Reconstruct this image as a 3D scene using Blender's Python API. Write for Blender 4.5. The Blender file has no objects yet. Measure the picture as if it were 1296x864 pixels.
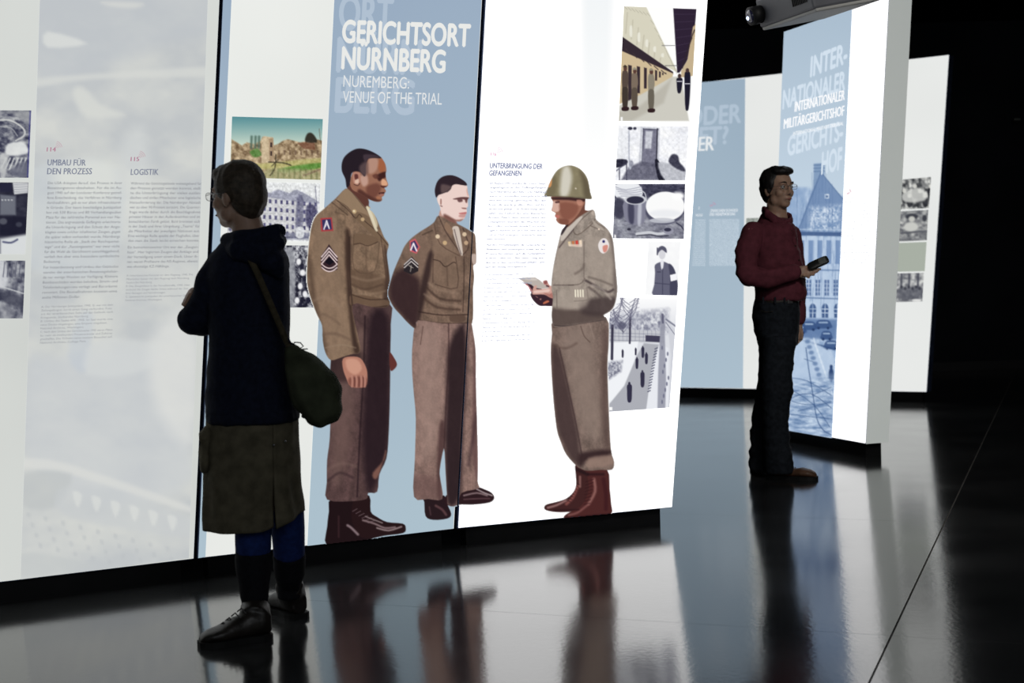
import bpy, bmesh, math, random
import numpy as np
from mathutils import Vector, Matrix

# ------------------------------------------------------------------ camera, world, exposure
SC = bpy.context.scene
COL = SC.collection
F_PX, PITCH, ROLL, CAM_H = 1800.0, math.radians(2.53), math.radians(1.775), 1.22
_f = Vector((0, math.cos(PITCH), -math.sin(PITCH)))
_r0 = Vector((1, 0, 0)); _u0 = _r0.cross(_f)
_r = math.cos(ROLL) * _r0 - math.sin(ROLL) * _u0
_u = math.sin(ROLL) * _r0 + math.cos(ROLL) * _u0
CAM = Vector((0, 0, CAM_H))
cd = bpy.data.cameras.new('camera')
cam = bpy.data.objects.new('camera', cd); COL.objects.link(cam)
cam.matrix_world = Matrix(((_r.x, _u.x, -_f.x, 0), (_r.y, _u.y, -_f.y, 0), (_r.z, _u.z, -_f.z, CAM_H), (0, 0, 0, 1)))
cd.sensor_fit = 'HORIZONTAL'; cd.sensor_width = 36.0; cd.lens = F_PX / 1296 * 36
cd.clip_start = 0.05; cd.clip_end = 100
cd.dof.use_dof = True; cd.dof.focus_distance = 6.4; cd.dof.aperture_fstop = 3.2
SC.camera = cam
w = bpy.data.worlds.new('dim_hall'); SC.world = w; w.use_nodes = True
w.node_tree.nodes['Background'].inputs[0].default_value = (0.80, 0.92, 1.0, 1)
w.node_tree.nodes['Background'].inputs[1].default_value = 0.12
# soft fill light added above and behind the camera to brighten the visitors
_ld = bpy.data.lights.new('added_front_fill', 'AREA'); _ld.shape = 'RECTANGLE'; _ld.size = 4.0; _ld.size_y = 2.0
_ld.energy = 55; _ld.color = (0.92, 0.96, 1.0)
_lo = bpy.data.objects.new('added_front_fill', _ld); COL.objects.link(_lo); _lo.location = (1.2, -1.6, 3.3)
_lo.rotation_euler = (Vector((0.6, 7.0, 1.0)) - Vector((1.2, -1.6, 3.3))).to_track_quat('-Z', 'Y').to_euler()
# second dim fill light, added overhead to brighten the man before the pillar
_l2 = bpy.data.lights.new('added_aisle_fill', 'AREA'); _l2.shape = 'DISK'; _l2.size = 0.9; _l2.energy = 15; _l2.color = (1.0, 0.96, 0.90)
_o2 = bpy.data.objects.new('added_aisle_fill', _l2); COL.objects.link(_o2); _o2.location = (2.4, 3.2, 3.85)
_o2.rotation_euler = (Vector((1.7, 8.4, 1.0)) - Vector((2.4, 3.2, 3.85))).to_track_quat('-Z', 'Y').to_euler(); _l2.spread = math.radians(70)
SC.view_settings.view_transform = 'Standard'; SC.view_settings.look = 'None'
SC.view_settings.exposure = 0.0; SC.view_settings.gamma = 1.0
SC.view_settings.use_curve_mapping = False
SC.cycles.max_bounces = 6
SC.cycles.sample_clamp_indirect = 4

# ------------------------------------------------------------------ helpers
def ray(x, y):
    return (_f * F_PX + _r * (x - 648.0) - _u * (y - 432.0)) / F_PX
def on_z(x, y, z=0.0):
    d = ray(x, y); return CAM + d * ((z - CAM_H) / d.z)
def on_y(x, y, Y):
    d = ray(x, y); return CAM + d * (Y / d.y)
RV, UV_, FV = np.array(_r), np.array(_u), np.array(_f)
def rays_np(X, Y):
    return FV[None] + (X.ravel()[:, None] - 648) / F_PX * RV[None] - (Y.ravel()[:, None] - 432) / F_PX * UV_[None]
def lin(c):
    c = np.asarray(c, float) / 255.0
    return np.where(c <= 0.04045, c / 12.92, ((c + 0.055) / 1.055) ** 2.4)
def hsh(ix, iy, seed):
    h = np.sin(ix * 127.1 + iy * 311.7 + seed * 74.7) * 43758.5453
    return h - np.floor(h)
def vn(x, y, seed=0):
    ix = np.floor(x); iy = np.floor(y); fx = x - ix; fy = y - iy
    fx = fx * fx * (3 - 2 * fx); fy = fy * fy * (3 - 2 * fy)
    a = hsh(ix, iy, seed); b = hsh(ix + 1, iy, seed); c = hsh(ix, iy + 1, seed); d = hsh(ix + 1, iy + 1, seed)
    return (a * (1 - fx) + b * fx) * (1 - fy) + (c * (1 - fx) + d * fx) * fy
def fbm(x, y, seed=0, o=3):
    s = 0; a = 0.5; t = 0
    for k in range(o):
        s = s + a * vn(x * 2 ** k, y * 2 ** k, seed + k * 13); t += a; a *= 0.55
    return s / t
def vn3(p, seed=0):
    return (vn(p[:, 0] + p[:, 2] * 0.71, p[:, 1] + p[:, 2] * 0.37, seed) + vn(p[:, 1] * 0.9 - p[:, 0] * 0.3, p[:, 2] + 5.3, seed + 5) + vn(p[:, 2] * 1.1, p[:, 0] * 0.8 - p[:, 1] * .5, seed + 9)) / 3

def tag(o, label=None, cat=None, group=None, kind=None):
    if label: o['label'] = label
    if cat: o['category'] = cat
    if group: o['group'] = group
    if kind: o['kind'] = kind
    return o
def empty(name, loc, label=None, cat=None, group=None, kind=None):
    o = bpy.data.objects.new(name, None); COL.objects.link(o); o.location = loc
    o.empty_display_size = 0.1
    return tag(o, label, cat, group, kind)
def link(name, me, mat, parent=None, smooth=False):
    o = bpy.data.objects.new(name, me); COL.objects.link(o)
    if mat is not None: me.materials.clear(); me.materials.append(mat)
    if parent is not None:
        o.parent = parent
        off = Vector((0, 0, 0)); p = parent
        while p is not None:
            off += Vector(p.location); p = p.parent
        me.transform(Matrix.Translation(-off))
    if smooth: me.polygons.foreach_set('use_smooth', [True] * len(me.polygons))
    return o
def mesh_from(verts, faces, name='m'):
    me = bpy.data.meshes.new(name); me.from_pydata([tuple(v) for v in verts], [], faces); me.update(); return me
def prism(name, base, top, mat, parent=None, bevel=0.0):
    """closed hexahedron from 4 base + 4 top points (same winding)"""
    v = [Vector(p) for p in base] + [Vector(p) for p in top]
    bm = bmesh.new(); bv = [bm.verts.new(p) for p in v]
    for f in ((3, 2, 1, 0), (4, 5, 6, 7), (0, 1, 5, 4), (1, 2, 6, 5), (2, 3, 7, 6), (3, 0, 4, 7)):
        bm.faces.new([bv[i] for i in f])
    bmesh.ops.recalc_face_normals(bm, faces=bm.faces)
    if bevel: bmesh.ops.bevel(bm, geom=bm.edges[:], offset=bevel, segments=2, affect='EDGES', profile=0.5)
    me = bpy.data.meshes.new(name); bm.to_mesh(me); bm.free()
    return link(name, me, mat, parent)
def box(name, c, s, mat, parent=None, rz=0.0, bevel=0.0, rx=0.0):
    R = Matrix.Rotation(rz, 3, 'Z') @ Matrix.Rotation(rx, 3, 'X'); c = Vector(c)
    q = [c + R @ Vector((a * s[0] / 2, b * s[1] / 2, d * s[2] / 2)) for d in (-1, 1) for a, b in ((-1, -1), (1, -1), (1, 1), (-1, 1))]
    return prism(name, q[:4], q[4:], mat, parent, bevel)

# ------------------------------------------------------------------ materials
def mat(name, color, rough=0.7, spec=0.3, metal=0.0, noise=None, bump=None, emis=None, es=1.0, sampling=None):
    m = bpy.data.materials.new(name); m.use_nodes = True
    nt = m.node_tree; b = nt.nodes['Principled BSDF']
    b.inputs['Base Color'].default_value = (*color, 1); b.inputs['Roughness'].default_value = rough
    b.inputs['Specular IOR Level'].default_value = spec; b.inputs['Metallic'].default_value = metal
    tc = nt.nodes.new('ShaderNodeNewGeometry')
    if noise:
        sc, amt = noise[:2]
        n = nt.nodes.new('ShaderNodeTexNoise'); n.inputs['Scale'].default_value = sc; n.inputs['Detail'].default_value = 4
        nt.links.new(tc.outputs['Position'], n.inputs['Vector'])
        r = nt.nodes.new('ShaderNodeValToRGB')
        lo = [c * (1 - amt) for c in color]; hi = [min(1, c * (1 + amt)) for c in color]
        r.color_ramp.elements[0].color = (*lo, 1); r.color_ramp.elements[1].color = (*hi, 1)
        r.color_ramp.elements[0].position = .3; r.color_ramp.elements[1].position = .7
        nt.links.new(n.outputs['Fac'], r.inputs['Fac']); nt.links.new(r.outputs['Color'], b.inputs['Base Color'])
    if bump:
        n2 = nt.nodes.new('ShaderNodeTexNoise'); n2.inputs['Scale'].default_value = bump[0]; n2.inputs['Detail'].default_value = 3
        nt.links.new(tc.outputs['Position'], n2.inputs['Vector'])
        bp = nt.nodes.new('ShaderNodeBump'); bp.inputs['Strength'].default_value = bump[1]; bp.inputs['Distance'].default_value = bump[2]
        nt.links.new(n2.outputs['Fac'], bp.inputs['Height']); nt.links.new(bp.outputs['Normal'], b.inputs['Normal'])
    if emis is not None:
        b.inputs['Emission Color'].default_value = (*emis, 1); b.inputs['Emission Strength'].default_value = es
    if sampling: m.cycles.emission_sampling = sampling
    return m
def screen_mat(name, rgb, strength=1.0, var=0.04, sampling='FRONT'):
    """back-lit translucent sheet: a lamp field behind it gives a slightly uneven glow"""
    m = mat(name, (0.25, 0.25, 0.25), 0.45, 0.15, emis=tuple(lin(rgb)), es=strength, sampling=sampling)
    nt = m.node_tree; b = nt.nodes['Principled BSDF']
    g = nt.nodes.new('ShaderNodeNewGeometry'); n = nt.nodes.new('ShaderNodeTexNoise')
    n.inputs['Scale'].default_value = 1.3; n.inputs['Detail'].default_value = 1
    nt.links.new(g.outputs['Position'], n.inputs['Vector'])
    mr = nt.nodes.new('ShaderNodeMapRange'); mr.inputs[3].default_value = strength * (1 - var); mr.inputs[4].default_value = strength * (1 + var)
    mr.inputs[1].default_value = .3; mr.inputs[2].default_value = .7
    nt.links.new(n.outputs['Fac'], mr.inputs[0]); nt.links.new(mr.outputs[0], b.inputs['Emission Strength'])
    return m
def print_mat():
    m = mat('backlit_print', (0.01, 0.01, 0.01), 0.45, 0.15, emis=(1, 1, 1), es=1.0, sampling='NONE')
    nt = m.node_tree; a = nt.nodes.new('ShaderNodeAttribute'); a.attribute_name = 'ink'
    nt.links.new(a.outputs['Color'], nt.nodes['Principled BSDF'].inputs['Emission Color'])
    return m
PRINT = print_mat()
_ink = {}
def ink(rgb):
    k = tuple(rgb)
    if k not in _ink:
        _ink[k] = mat('ink_%d_%d_%d' % k, (0.01, 0.01, 0.01), .45, .15, emis=tuple(lin(rgb)), es=1.0, sampling='NONE')
    return _ink[k]
BLACK = mat('matt_black_paint', (0.006, 0.006, 0.007), 0.6, 0.25, noise=(9, .3))
DARKMETAL = mat('dark_frame_metal', (0.060, 0.085, 0.16), 0.45, 0.4, noise=(14, .3))
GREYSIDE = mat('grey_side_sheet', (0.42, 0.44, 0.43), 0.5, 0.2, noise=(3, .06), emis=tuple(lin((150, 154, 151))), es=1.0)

# ------------------------------------------------------------------ light boxes
HB, HT = 0.09, 2.95
class Panel:
    """box standing on a low plinth; its front is the plane through the two bottom corners, leaning to the right"""
    def __init__(s, bl, br, lean, label, face, kr=0.0, thick=0.13, ht=HT, end=None, kl=0.0, zface=None):
        s.bl = on_z(*bl, HB); s.br = on_z(*br, HB)
        s.d = (s.br - s.bl).normalized(); s.u = Vector((lean, 0, 1))
        n = s.d.cross(s.u).normalized()
        if n.dot(CAM - s.bl) < 0: n = -n
        s.n = n; H = ht - HB
        s.tl = s.bl + s.u * H + s.d * kl; s.tr = s.br + s.u * H + s.d * kr
        nb = Vector((n.x, n.y, 0)).normalized()
        back = -nb * thick
        s.root = empty('lightbox', (s.bl + s.br) / 2 * 1.0 - Vector((0, 0, HB)), label, 'display panel')
        f = -n * 0.002
        s.housing = prism('housing', [s.bl + f, s.br + f, s.br + back, s.bl + back], [s.tl + f, s.tr + f, s.tr + back, s.tl + back], DARKMETAL, s.root)
        i = s.d * 0.05
        b0 = [s.bl + i - nb * .03, s.br - i - nb * .03, s.br - i - nb * (thick - .02), s.bl + i - nb * (thick - .02)]
        prism('plinth', [Vector((p.x, p.y, 0)) for p in b0], [Vector((p.x, p.y, HB)) for p in b0], BLACK, s.root)
        e = 0.004
        a, b, c, dd = s.bl + s.u * e + s.d * e, s.br + s.u * e - s.d * e, s.tr - s.u * e - s.d * e, s.tl - s.u * e + s.d * e
        fo = n * 0.006
        prism('front_sheet', [a, b, b + fo, a + fo], [dd, c, c + fo, dd + fo], face, s.root)
    def hit(s, X, Y, off):
        R = rays_np(X, Y); n = np.array(s.n); p0 = np.array(s.bl + s.n * (0.006 + off)) - np.array(CAM)
        t = (p0 @ n) / (R @ n)
        return np.array(CAM)[None] + R * t[:, None]

class Art:
    """flat print painted on a grid of points; coordinates are those of the photograph's frame on that sheet"""
    def __init__(s, q, step=1.0, bg=(255, 255, 255), opaque=False):
        (x0, y0), (x1, y1), (x2, y2), (x3, y3) = q          # TL TR BR BL
        nx = max(2, int(max(abs(x1 - x0), abs(x2 - x3)) / step) + 1); ny = max(2, int(max(abs(y3 - y0), abs(y2 - y1)) / step) + 1)
        u = np.linspace(0, 1, nx)[None, :]; v = np.linspace(0, 1, ny)[:, None]
        s.X = (x0 * (1 - u) + x1 * u) * (1 - v) + (x3 * (1 - u) + x2 * u) * v
        s.Y = (y0 * (1 - u) + y1 * u) * (1 - v) + (y3 * (1 - u) + y2 * u) * v
        s.U, s.V = u + 0 * v, v + 0 * u
        s.rgb = np.zeros((ny, nx, 3)) + np.array(bg, float)
        s.a = np.ones((ny, nx)) if opaque else np.zeros((ny, nx))
    def _win(s, pts, pad):
        p = np.array(pts); m = (s.X >= p[:, 0].min() - pad) & (s.X <= p[:, 0].max() + pad) & (s.Y >= p[:, 1].min() - pad) & (s.Y <= p[:, 1].max() + pad)
        r = np.where(m.any(1))[0]; c = np.where(m.any(0))[0]
        if len(r) == 0 or len(c) == 0: return None
        return slice(r[0], r[-1] + 1), slice(c[0], c[-1] + 1)
    @staticmethod
    def _smooth(pts, closed, k=3):
        p = np.array(pts, float); n = len(p); out = []
        rng = range(n) if closed else range(n - 1)
        for i in rng:
            if closed: a, b, c, d = p[i - 1], p[i], p[(i + 1) % n], p[(i + 2) % n]
            else: a, b, c, d = p[max(i - 1, 0)], p[i], p[i + 1], p[min(i + 2, n - 1)]
            for j in range(k):
                t = j / k
                out.append(0.5 * ((2 * b) + (-a + c) * t + (2 * a - 5 * b + 4 * c - d) * t * t + (-a + 3 * b - 3 * c + d) * t ** 3))
        if not closed: out.append(p[-1])
        return np.array(out)
    @staticmethod
    def _dist(X, Y, P, closed, sign):
        D = np.full(X.shape, 1e9); ins = np.zeros(X.shape, bool); n = len(P)
        for i in range(n if closed else n - 1):
            x0, y0 = P[i]; x1, y1 = P[(i + 1) % n]; dx, dy = x1 - x0, y1 - y0; L = dx * dx + dy * dy
            if L < 1e-9: continue
            t = np.clip(((X - x0) * dx + (Y - y0) * dy) / L, 0, 1)
            D = np.minimum(D, (X - x0 - t * dx) ** 2 + (Y - y0 - t * dy) ** 2)
            if sign and abs(dy) > 1e-9:
                c = ((y0 > Y) != (y1 > Y)) & (X < x0 + (Y - y0) * dx / dy); ins ^= c
        D = np.sqrt(D)
        return np.where(ins, -D, D) if sign else D
    def _apply(s, w, cov, col, base, tex=None):
        c = np.array(col, float)
        if tex is not None: c = c[None, None, :] * tex[w][..., None]
        s.rgb[w] = s.rgb[w] * (1 - cov[..., None]) + c * cov[..., None]
        if base: s.a[w] = np.maximum(s.a[w], cov)
    def poly(s, pts, col, b=0.6, op=1.0, smooth=True, base=False, tex=None, clip=None):
        w = s._win(pts, b * 2 + 1)
        if w is None: return s
        P = s._smooth(pts, True) if smooth else np.array(pts, float)
        D = s._dist(s.X[w], s.Y[w], P, True, True)
        cov = np.clip(0.5 - D / (2 * b), 0, 1); cov = cov * cov * (3 - 2 * cov) * op
        if clip is not None: cov = cov * clip[w]
        s._apply(w, cov, col, base, tex); return s
    def mask(s, pts, b=0.6, smooth=True):
        m = np.zeros(s.X.shape); w = s._win(pts, b * 2 + 1)
        if w is None: return m
        P = s._smooth(pts, True) if smooth else np.array(pts, float)
        D = s._dist(s.X[w], s.Y[w], P, True, True)
        m[w] = np.clip(0.5 - D / (2 * b), 0, 1); return m
    def line(s, pts, wd, col, b=0.5, op=1.0, smooth=True, base=False, clip=None):
        w = s._win(pts, wd + b * 2 + 1)
        if w is None: return s
        P = s._smooth(pts, False) if smooth and len(pts) > 2 else np.array(pts, float)
        D = s._dist(s.X[w], s.Y[w], P, False, False) - wd / 2
        cov = np.clip(0.5 - D / (2 * b), 0, 1) * op
        if clip is not None: cov = cov * clip[w]
        s._apply(w, cov, col, base); return s
    def ell(s, cx, cy, rx, ry, col, b=0.6, op=1.0, base=False, clip=None):
        a = np.linspace(0, 2 * np.pi, 17)[:-1]
        return s.poly(np.stack([cx + rx * np.cos(a), cy + ry * np.sin(a)], 1), col, b, op, True, base, clip=clip)
    def mottle(s, sx, sy, amt, seed=0, m=None, o=3):
        f = (fbm(s.X / sx, s.Y / sy, seed, o) - 0.5) * 2 * amt
        if m is not None: f = f * m
        s.rgb = s.rgb + f[..., None]; return s
    def tone(s, f, lo, hi, m=None):
        f = np.clip(f, 0, 1)[..., None]; c = np.array(lo, float) * (1 - f) + np.array(hi, float) * f
        mm = 1.0 if m is None else m[..., None]
        s.rgb = s.rgb * (1 - mm) + c * mm; return s
    def build(s, name, panel, parent=None, off=0.002, label=None):
        ny, nx = s.X.shape; V = panel.hit(s.X, s.Y, off)
        idx = np.arange(ny * nx).reshape(ny, nx)
        q = np.stack([idx[:-1, :-1], idx[1:, :-1], idx[1:, 1:], idx[:-1, 1:]], -1).reshape(-1, 4)
        al = s.a.ravel(); q = q[al[q].max(1) > 0.04]
        used = np.unique(q); rm = np.full(ny * nx, -1); rm[used] = np.arange(len(used)); q = rm[q]
        V = V[used]; C = lin(np.clip(s.rgb.reshape(-1, 3)[used], 0, 255))
        me = bpy.data.meshes.new(name); me.vertices.add(len(V)); me.vertices.foreach_set('co', V.ravel())
        me.loops.add(q.size); me.loops.foreach_set('vertex_index', q.ravel())
        me.polygons.add(len(q)); me.polygons.foreach_set('loop_start', np.arange(len(q)) * 4)
        me.update(calc_edges=True)
        at = me.color_attributes.new('ink', 'FLOAT_COLOR', 'POINT')
        at.data.foreach_set('color', np.hstack([C, np.ones((len(C), 1))]).ravel())
        o = link(name, me, PRINT, parent or panel.root)
        if label: o['label'] = label
        return o

_fc = {}
def text_mesh(txt, bold, res):
    k = (txt, bold, res)
    if k in _fc: return _fc[k]
    cu = bpy.data.curves.new('t', 'FONT'); cu.body = txt; cu.resolution_u = res; cu.fill_mode = 'FRONT'
    ob = bpy.data.objects.new('t', cu); me = ob.to_mesh()
    n = len(me.vertices); co = np.zeros(n * 3); me.vertices.foreach_get('co', co); co = co.reshape(-1, 3)
    fs = [tuple(p.vertices) for p in me.polygons]
    ob.to_mesh_clear(); bpy.data.objects.remove(ob); bpy.data.curves.remove(cu)
    if bold > .01 and n:                                             # heavier strokes: the same glyphs struck again beside themselves
        b = bold * 1.15; sh = [(0, 0), (-b, 0), (b, 0), (0, -b * .8), (0, b * .8)] if res >= 3 else [(-b, 0), (b, 0)]
        co = np.vstack([co + np.array((dx, dy, 0)) for dx, dy in sh]); fs = [tuple(i + n * k for i in f) for k in range(len(sh)) for f in fs]
    _fc[k] = (co, fs); return _fc[k]
CAPH = None
def text(panel, lines, rgb, name='lettering', off=0.0045, bold=0.0, res=2, lean=0.08, label=None, parent=None, split=False):
    """lines: (string, x0, y0, x1, y1, cap height) baseline ends"""
    global CAPH
    if split:
        for ln in lines: text(panel, [ln], rgb, name, off, bold, res, lean, label, parent)
        return
    if CAPH is None: CAPH = text_mesh('H', 0, 2)[0][:, 1].max()
    V = []; Fc = []; n = 0
    for (t, x0, y0, x1, y1, ch) in lines:
        co, fs = text_mesh(t, bold, res)
        if len(co) == 0: continue
        mn, mx = co[:, 0].min(), co[:, 0].max(); uu = (co[:, 0] - mn) / max(1e-6, mx - mn); vv = co[:, 1] / CAPH * ch
        X = x0 + (x1 - x0) * uu + vv * lean; Y = y0 + (y1 - y0) * uu - vv
        V.append(panel.hit(X, Y, off)); Fc += [tuple(i + n for i in f) for f in fs]; n += len(co)
    me = bpy.data.meshes.new(name); me.from_pydata(np.vstack(V).tolist(), [], Fc); me.update()
    o = link(name, me, ink(rgb), parent or panel.root)
    if label: o['label'] = label
    return o
# ------------------------------------------------------------------ room
WALLM = mat('black_wall_paint', (0.020, 0.022, 0.028), 0.75, 0.15, noise=(1.2, .35))
CEILM = mat('black_ceiling_paint', (0.008, 0.008, 0.009), 0.85, 0.1, noise=(1.5, .3))
def room_box(name, x0, x1, y0, y1, z0, z1, m):
    return tag(box(name, ((x0 + x1) / 2, (y0 + y1) / 2, (z0 + z1) / 2), (x1 - x0, y1 - y0, z1 - z0), m), kind='structure')
room_box('wall_back', -9, 9, 16.45, 16.65, 0, 4.0, WALLM)
room_box('wall_left', -9.2, -9, -3, 16.65, 0, 4.0, WALLM)
room_box('wall_right', 9, 9.2, -3, 16.65, 0, 4.0, WALLM)
room_box('ceiling', -9.2, 9.2, -3, 16.65, 4.0, 4.2, CEILM)
room_box('baseboard_back', -9, 9, 16.42, 16.45, 0.0, 0.10, mat('baseboard_grey', (0.03, 0.03, 0.032), .5, .3, noise=(3, .2)))

def floor_mat():
    m = bpy.data.materials.new('polished_concrete'); m.use_nodes = True
    nt = m.node_tree; b = nt.nodes['Principled BSDF']; L = nt.links
    g = nt.nodes.new('ShaderNodeNewGeometry')
    n1 = nt.nodes.new('ShaderNodeTexNoise'); n1.inputs['Scale'].default_value = 1.6; n1.inputs['Detail'].default_value = 6
    n2 = nt.nodes.new('ShaderNodeTexNoise'); n2.inputs['Scale'].default_value = 55; n2.inputs['Detail'].default_value = 4
    for n in (n1, n2): L.new(g.outputs['Position'], n.inputs['Vector'])
    mx = nt.nodes.new('ShaderNodeMath'); mx.operation = 'MULTIPLY_ADD'; mx.inputs[1].default_value = .35
    L.new(n2.outputs['Fac'], mx.inputs[0]); L.new(n1.outputs['Fac'], mx.inputs[2])
    r = nt.nodes.new('ShaderNodeValToRGB')
    r.color_ramp.elements[0].position = .45; r.color_ramp.elements[0].color = (0.014, 0.015, 0.016, 1)
    r.color_ramp.elements[1].position = .95; r.color_ramp.elements[1].color = (0.048, 0.049, 0.050, 1)
    L.new(mx.outputs[0], r.inputs['Fac']); L.new(r.outputs['Color'], b.inputs['Base Color'])
    rr = nt.nodes.new('ShaderNodeMapRange'); rr.inputs[1].default_value = .3; rr.inputs[2].default_value = .9
    rr.inputs[3].default_value = 0.07; rr.inputs[4].default_value = 0.15
    L.new(mx.outputs[0], rr.inputs[0]); L.new(rr.outputs[0], b.inputs['Roughness'])
    b.inputs['IOR'].default_value = 1.62; b.inputs['Specular IOR Level'].default_value = 0.5
    bp = nt.nodes.new('ShaderNodeBump'); bp.inputs['Strength'].default_value = .12; bp.inputs['Distance'].default_value = .002
    L.new(n2.outputs['Fac'], bp.inputs['Height']); L.new(bp.outputs['Normal'], b.inputs['Normal'])
    return m
FLOORM = floor_mat()
JOINT = mat('joint_filler', (0.16, 0.155, 0.145), .9, .1, noise=(20, .4))
fl = empty('floor', (0, 6, 0), kind='structure')
box('subfloor', (0, 6.8, -0.054), (18.0, 19.7, 0.10), JOINT, fl)
# slabs: d1 runs along the long joint, d2 across it
A1 = math.radians(21.4)
D1 = Vector((math.sin(A1), math.cos(A1), 0)); D2 = Vector((math.cos(A1), -math.sin(A1), 0))
def clip_poly(P):
    def cl(P, f, g):
        out = []
        for i in range(len(P)):
            a, b = P[i - 1], P[i]; fa, fb = f(a), f(b)
            if (fa < 0) != (fb < 0): out.append(a + (b - a) * (fa / (fa - fb)))
            if fb >= 0: out.append(b)
        return out
    for f in (lambda p: p.x + 9, lambda p: 9 - p.x, lambda p: p.y + 3, lambda p: 16.65 - p.y):
        P = cl(P, f, None)
        if len(P) < 3: return []
    return P
g_ = 0.0035
for i in range(-4, 5):
    for j in range(-5, 12):
        a0, a1 = -0.56 + 4.4 * i + g_, -0.56 + 4.4 * (i + 1) - g_
        b0, b1 = 6.99 + 2.2 * (j - 4) + g_ * .25, 6.99 + 2.2 * (j - 3) - g_ * .25
        P = clip_poly([D2 * a0 + D1 * b0, D2 * a1 + D1 * b0, D2 * a1 + D1 * b1, D2 * a0 + D1 * b1])
        if len(P) < 3: continue
        n = len(P); v = [(p.x, p.y, 0.0) for p in P] + [(p.x, p.y, -0.035) for p in P]
        fs = [tuple(range(n)), tuple(range(2 * n - 1, n - 1, -1))] + [(k, k + n, (k + 1) % n + n, (k + 1) % n) for k in range(n)]
        me = mesh_from(v, fs); bm = bmesh.new(); bm.from_mesh(me); bmesh.ops.recalc_face_normals(bm, faces=bm.faces); bm.to_mesh(me); bm.free()
        link('slab', me, FLOORM, fl)

# ------------------------------------------------------------------ the five light boxes
FA = screen_mat('backlit_sheet_grey_white', (206, 209, 205), 1.0, .06)
FB = screen_mat('backlit_sheet_white', (229, 231, 227), 1.0, .03)
FC = screen_mat('backlit_sheet_brilliant', (255, 255, 255), 1.65, .03)
FP = screen_mat('backlit_sheet_pier', (255, 255, 255), 1.4, .02)
FF = screen_mat('backlit_sheet_far', (229, 231, 229), 1.0, .02)
PA = Panel((-250, 767), (245.5, 707.2), .087, 'pale grey backlit panel with German text columns, left of the dark seam, before the woman', FA)
PB = Panel((250, 706.6), (574.5, 669.3), .086, 'backlit panel headed Gerichtsort Nürnberg with blue band and two printed soldiers', FB)
PC = Panel((579, 668.6), (850.5, 642), .085, 'brilliant white backlit panel with printed helmeted soldier and column of photographs', FC, kr=0.035)
PP = Panel((971.5, 538.9), (1095.8, 561.5), .072, 'free-standing backlit pillar panel behind the man, with blue courthouse picture and grey end', FP, thick=.165, kr=0.0, ht=2.93)
PF = Panel((800, 489.5), (1173, 496.2), .085, 'low far backlit panel in the background, blue at left and cream white at right', FF, ht=3.08)
# grey end sheet of the pillar
e0 = PP.br; e1 = PP.br - Vector((PP.n.x, PP.n.y, 0)).normalized() * .165; t0 = PP.tr; t1 = e1 + (PP.tr - PP.br)
nn = (e1 - e0).cross(PP.tr - PP.br).normalized()
if nn.dot(CAM - e0) < 0: nn = -nn
prism('end_sheet', [e0 + nn * .001, e1 + nn * .001, e1 + nn * .006, e0 + nn * .006], [t0 + nn * .001, t1 + nn * .001, t1 + nn * .006, t0 + nn * .006], GREYSIDE, PP.root)['label'] = 'plain grey end face of the pillar panel'
# ------------------------------------------------------------------ printed soldiers
def cr(ox, oy, s, pts): return [(ox + x / s, oy + y / s) for x, y in pts]

def cloth(a, outline, col, seed, b=.7, light=1.0):
    t = 1 + (fbm(a.X / 1.6, a.Y / 1.6, seed, 2) - .5) * .20 + (fbm(a.X / 6 + a.Y / 30, a.Y / 11 - a.X / 14, seed + 3, 3) - .5) * .42
    a.poly(outline, col, b, base=True, tex=t * light)
    return a.mask(outline, .8)

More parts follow.
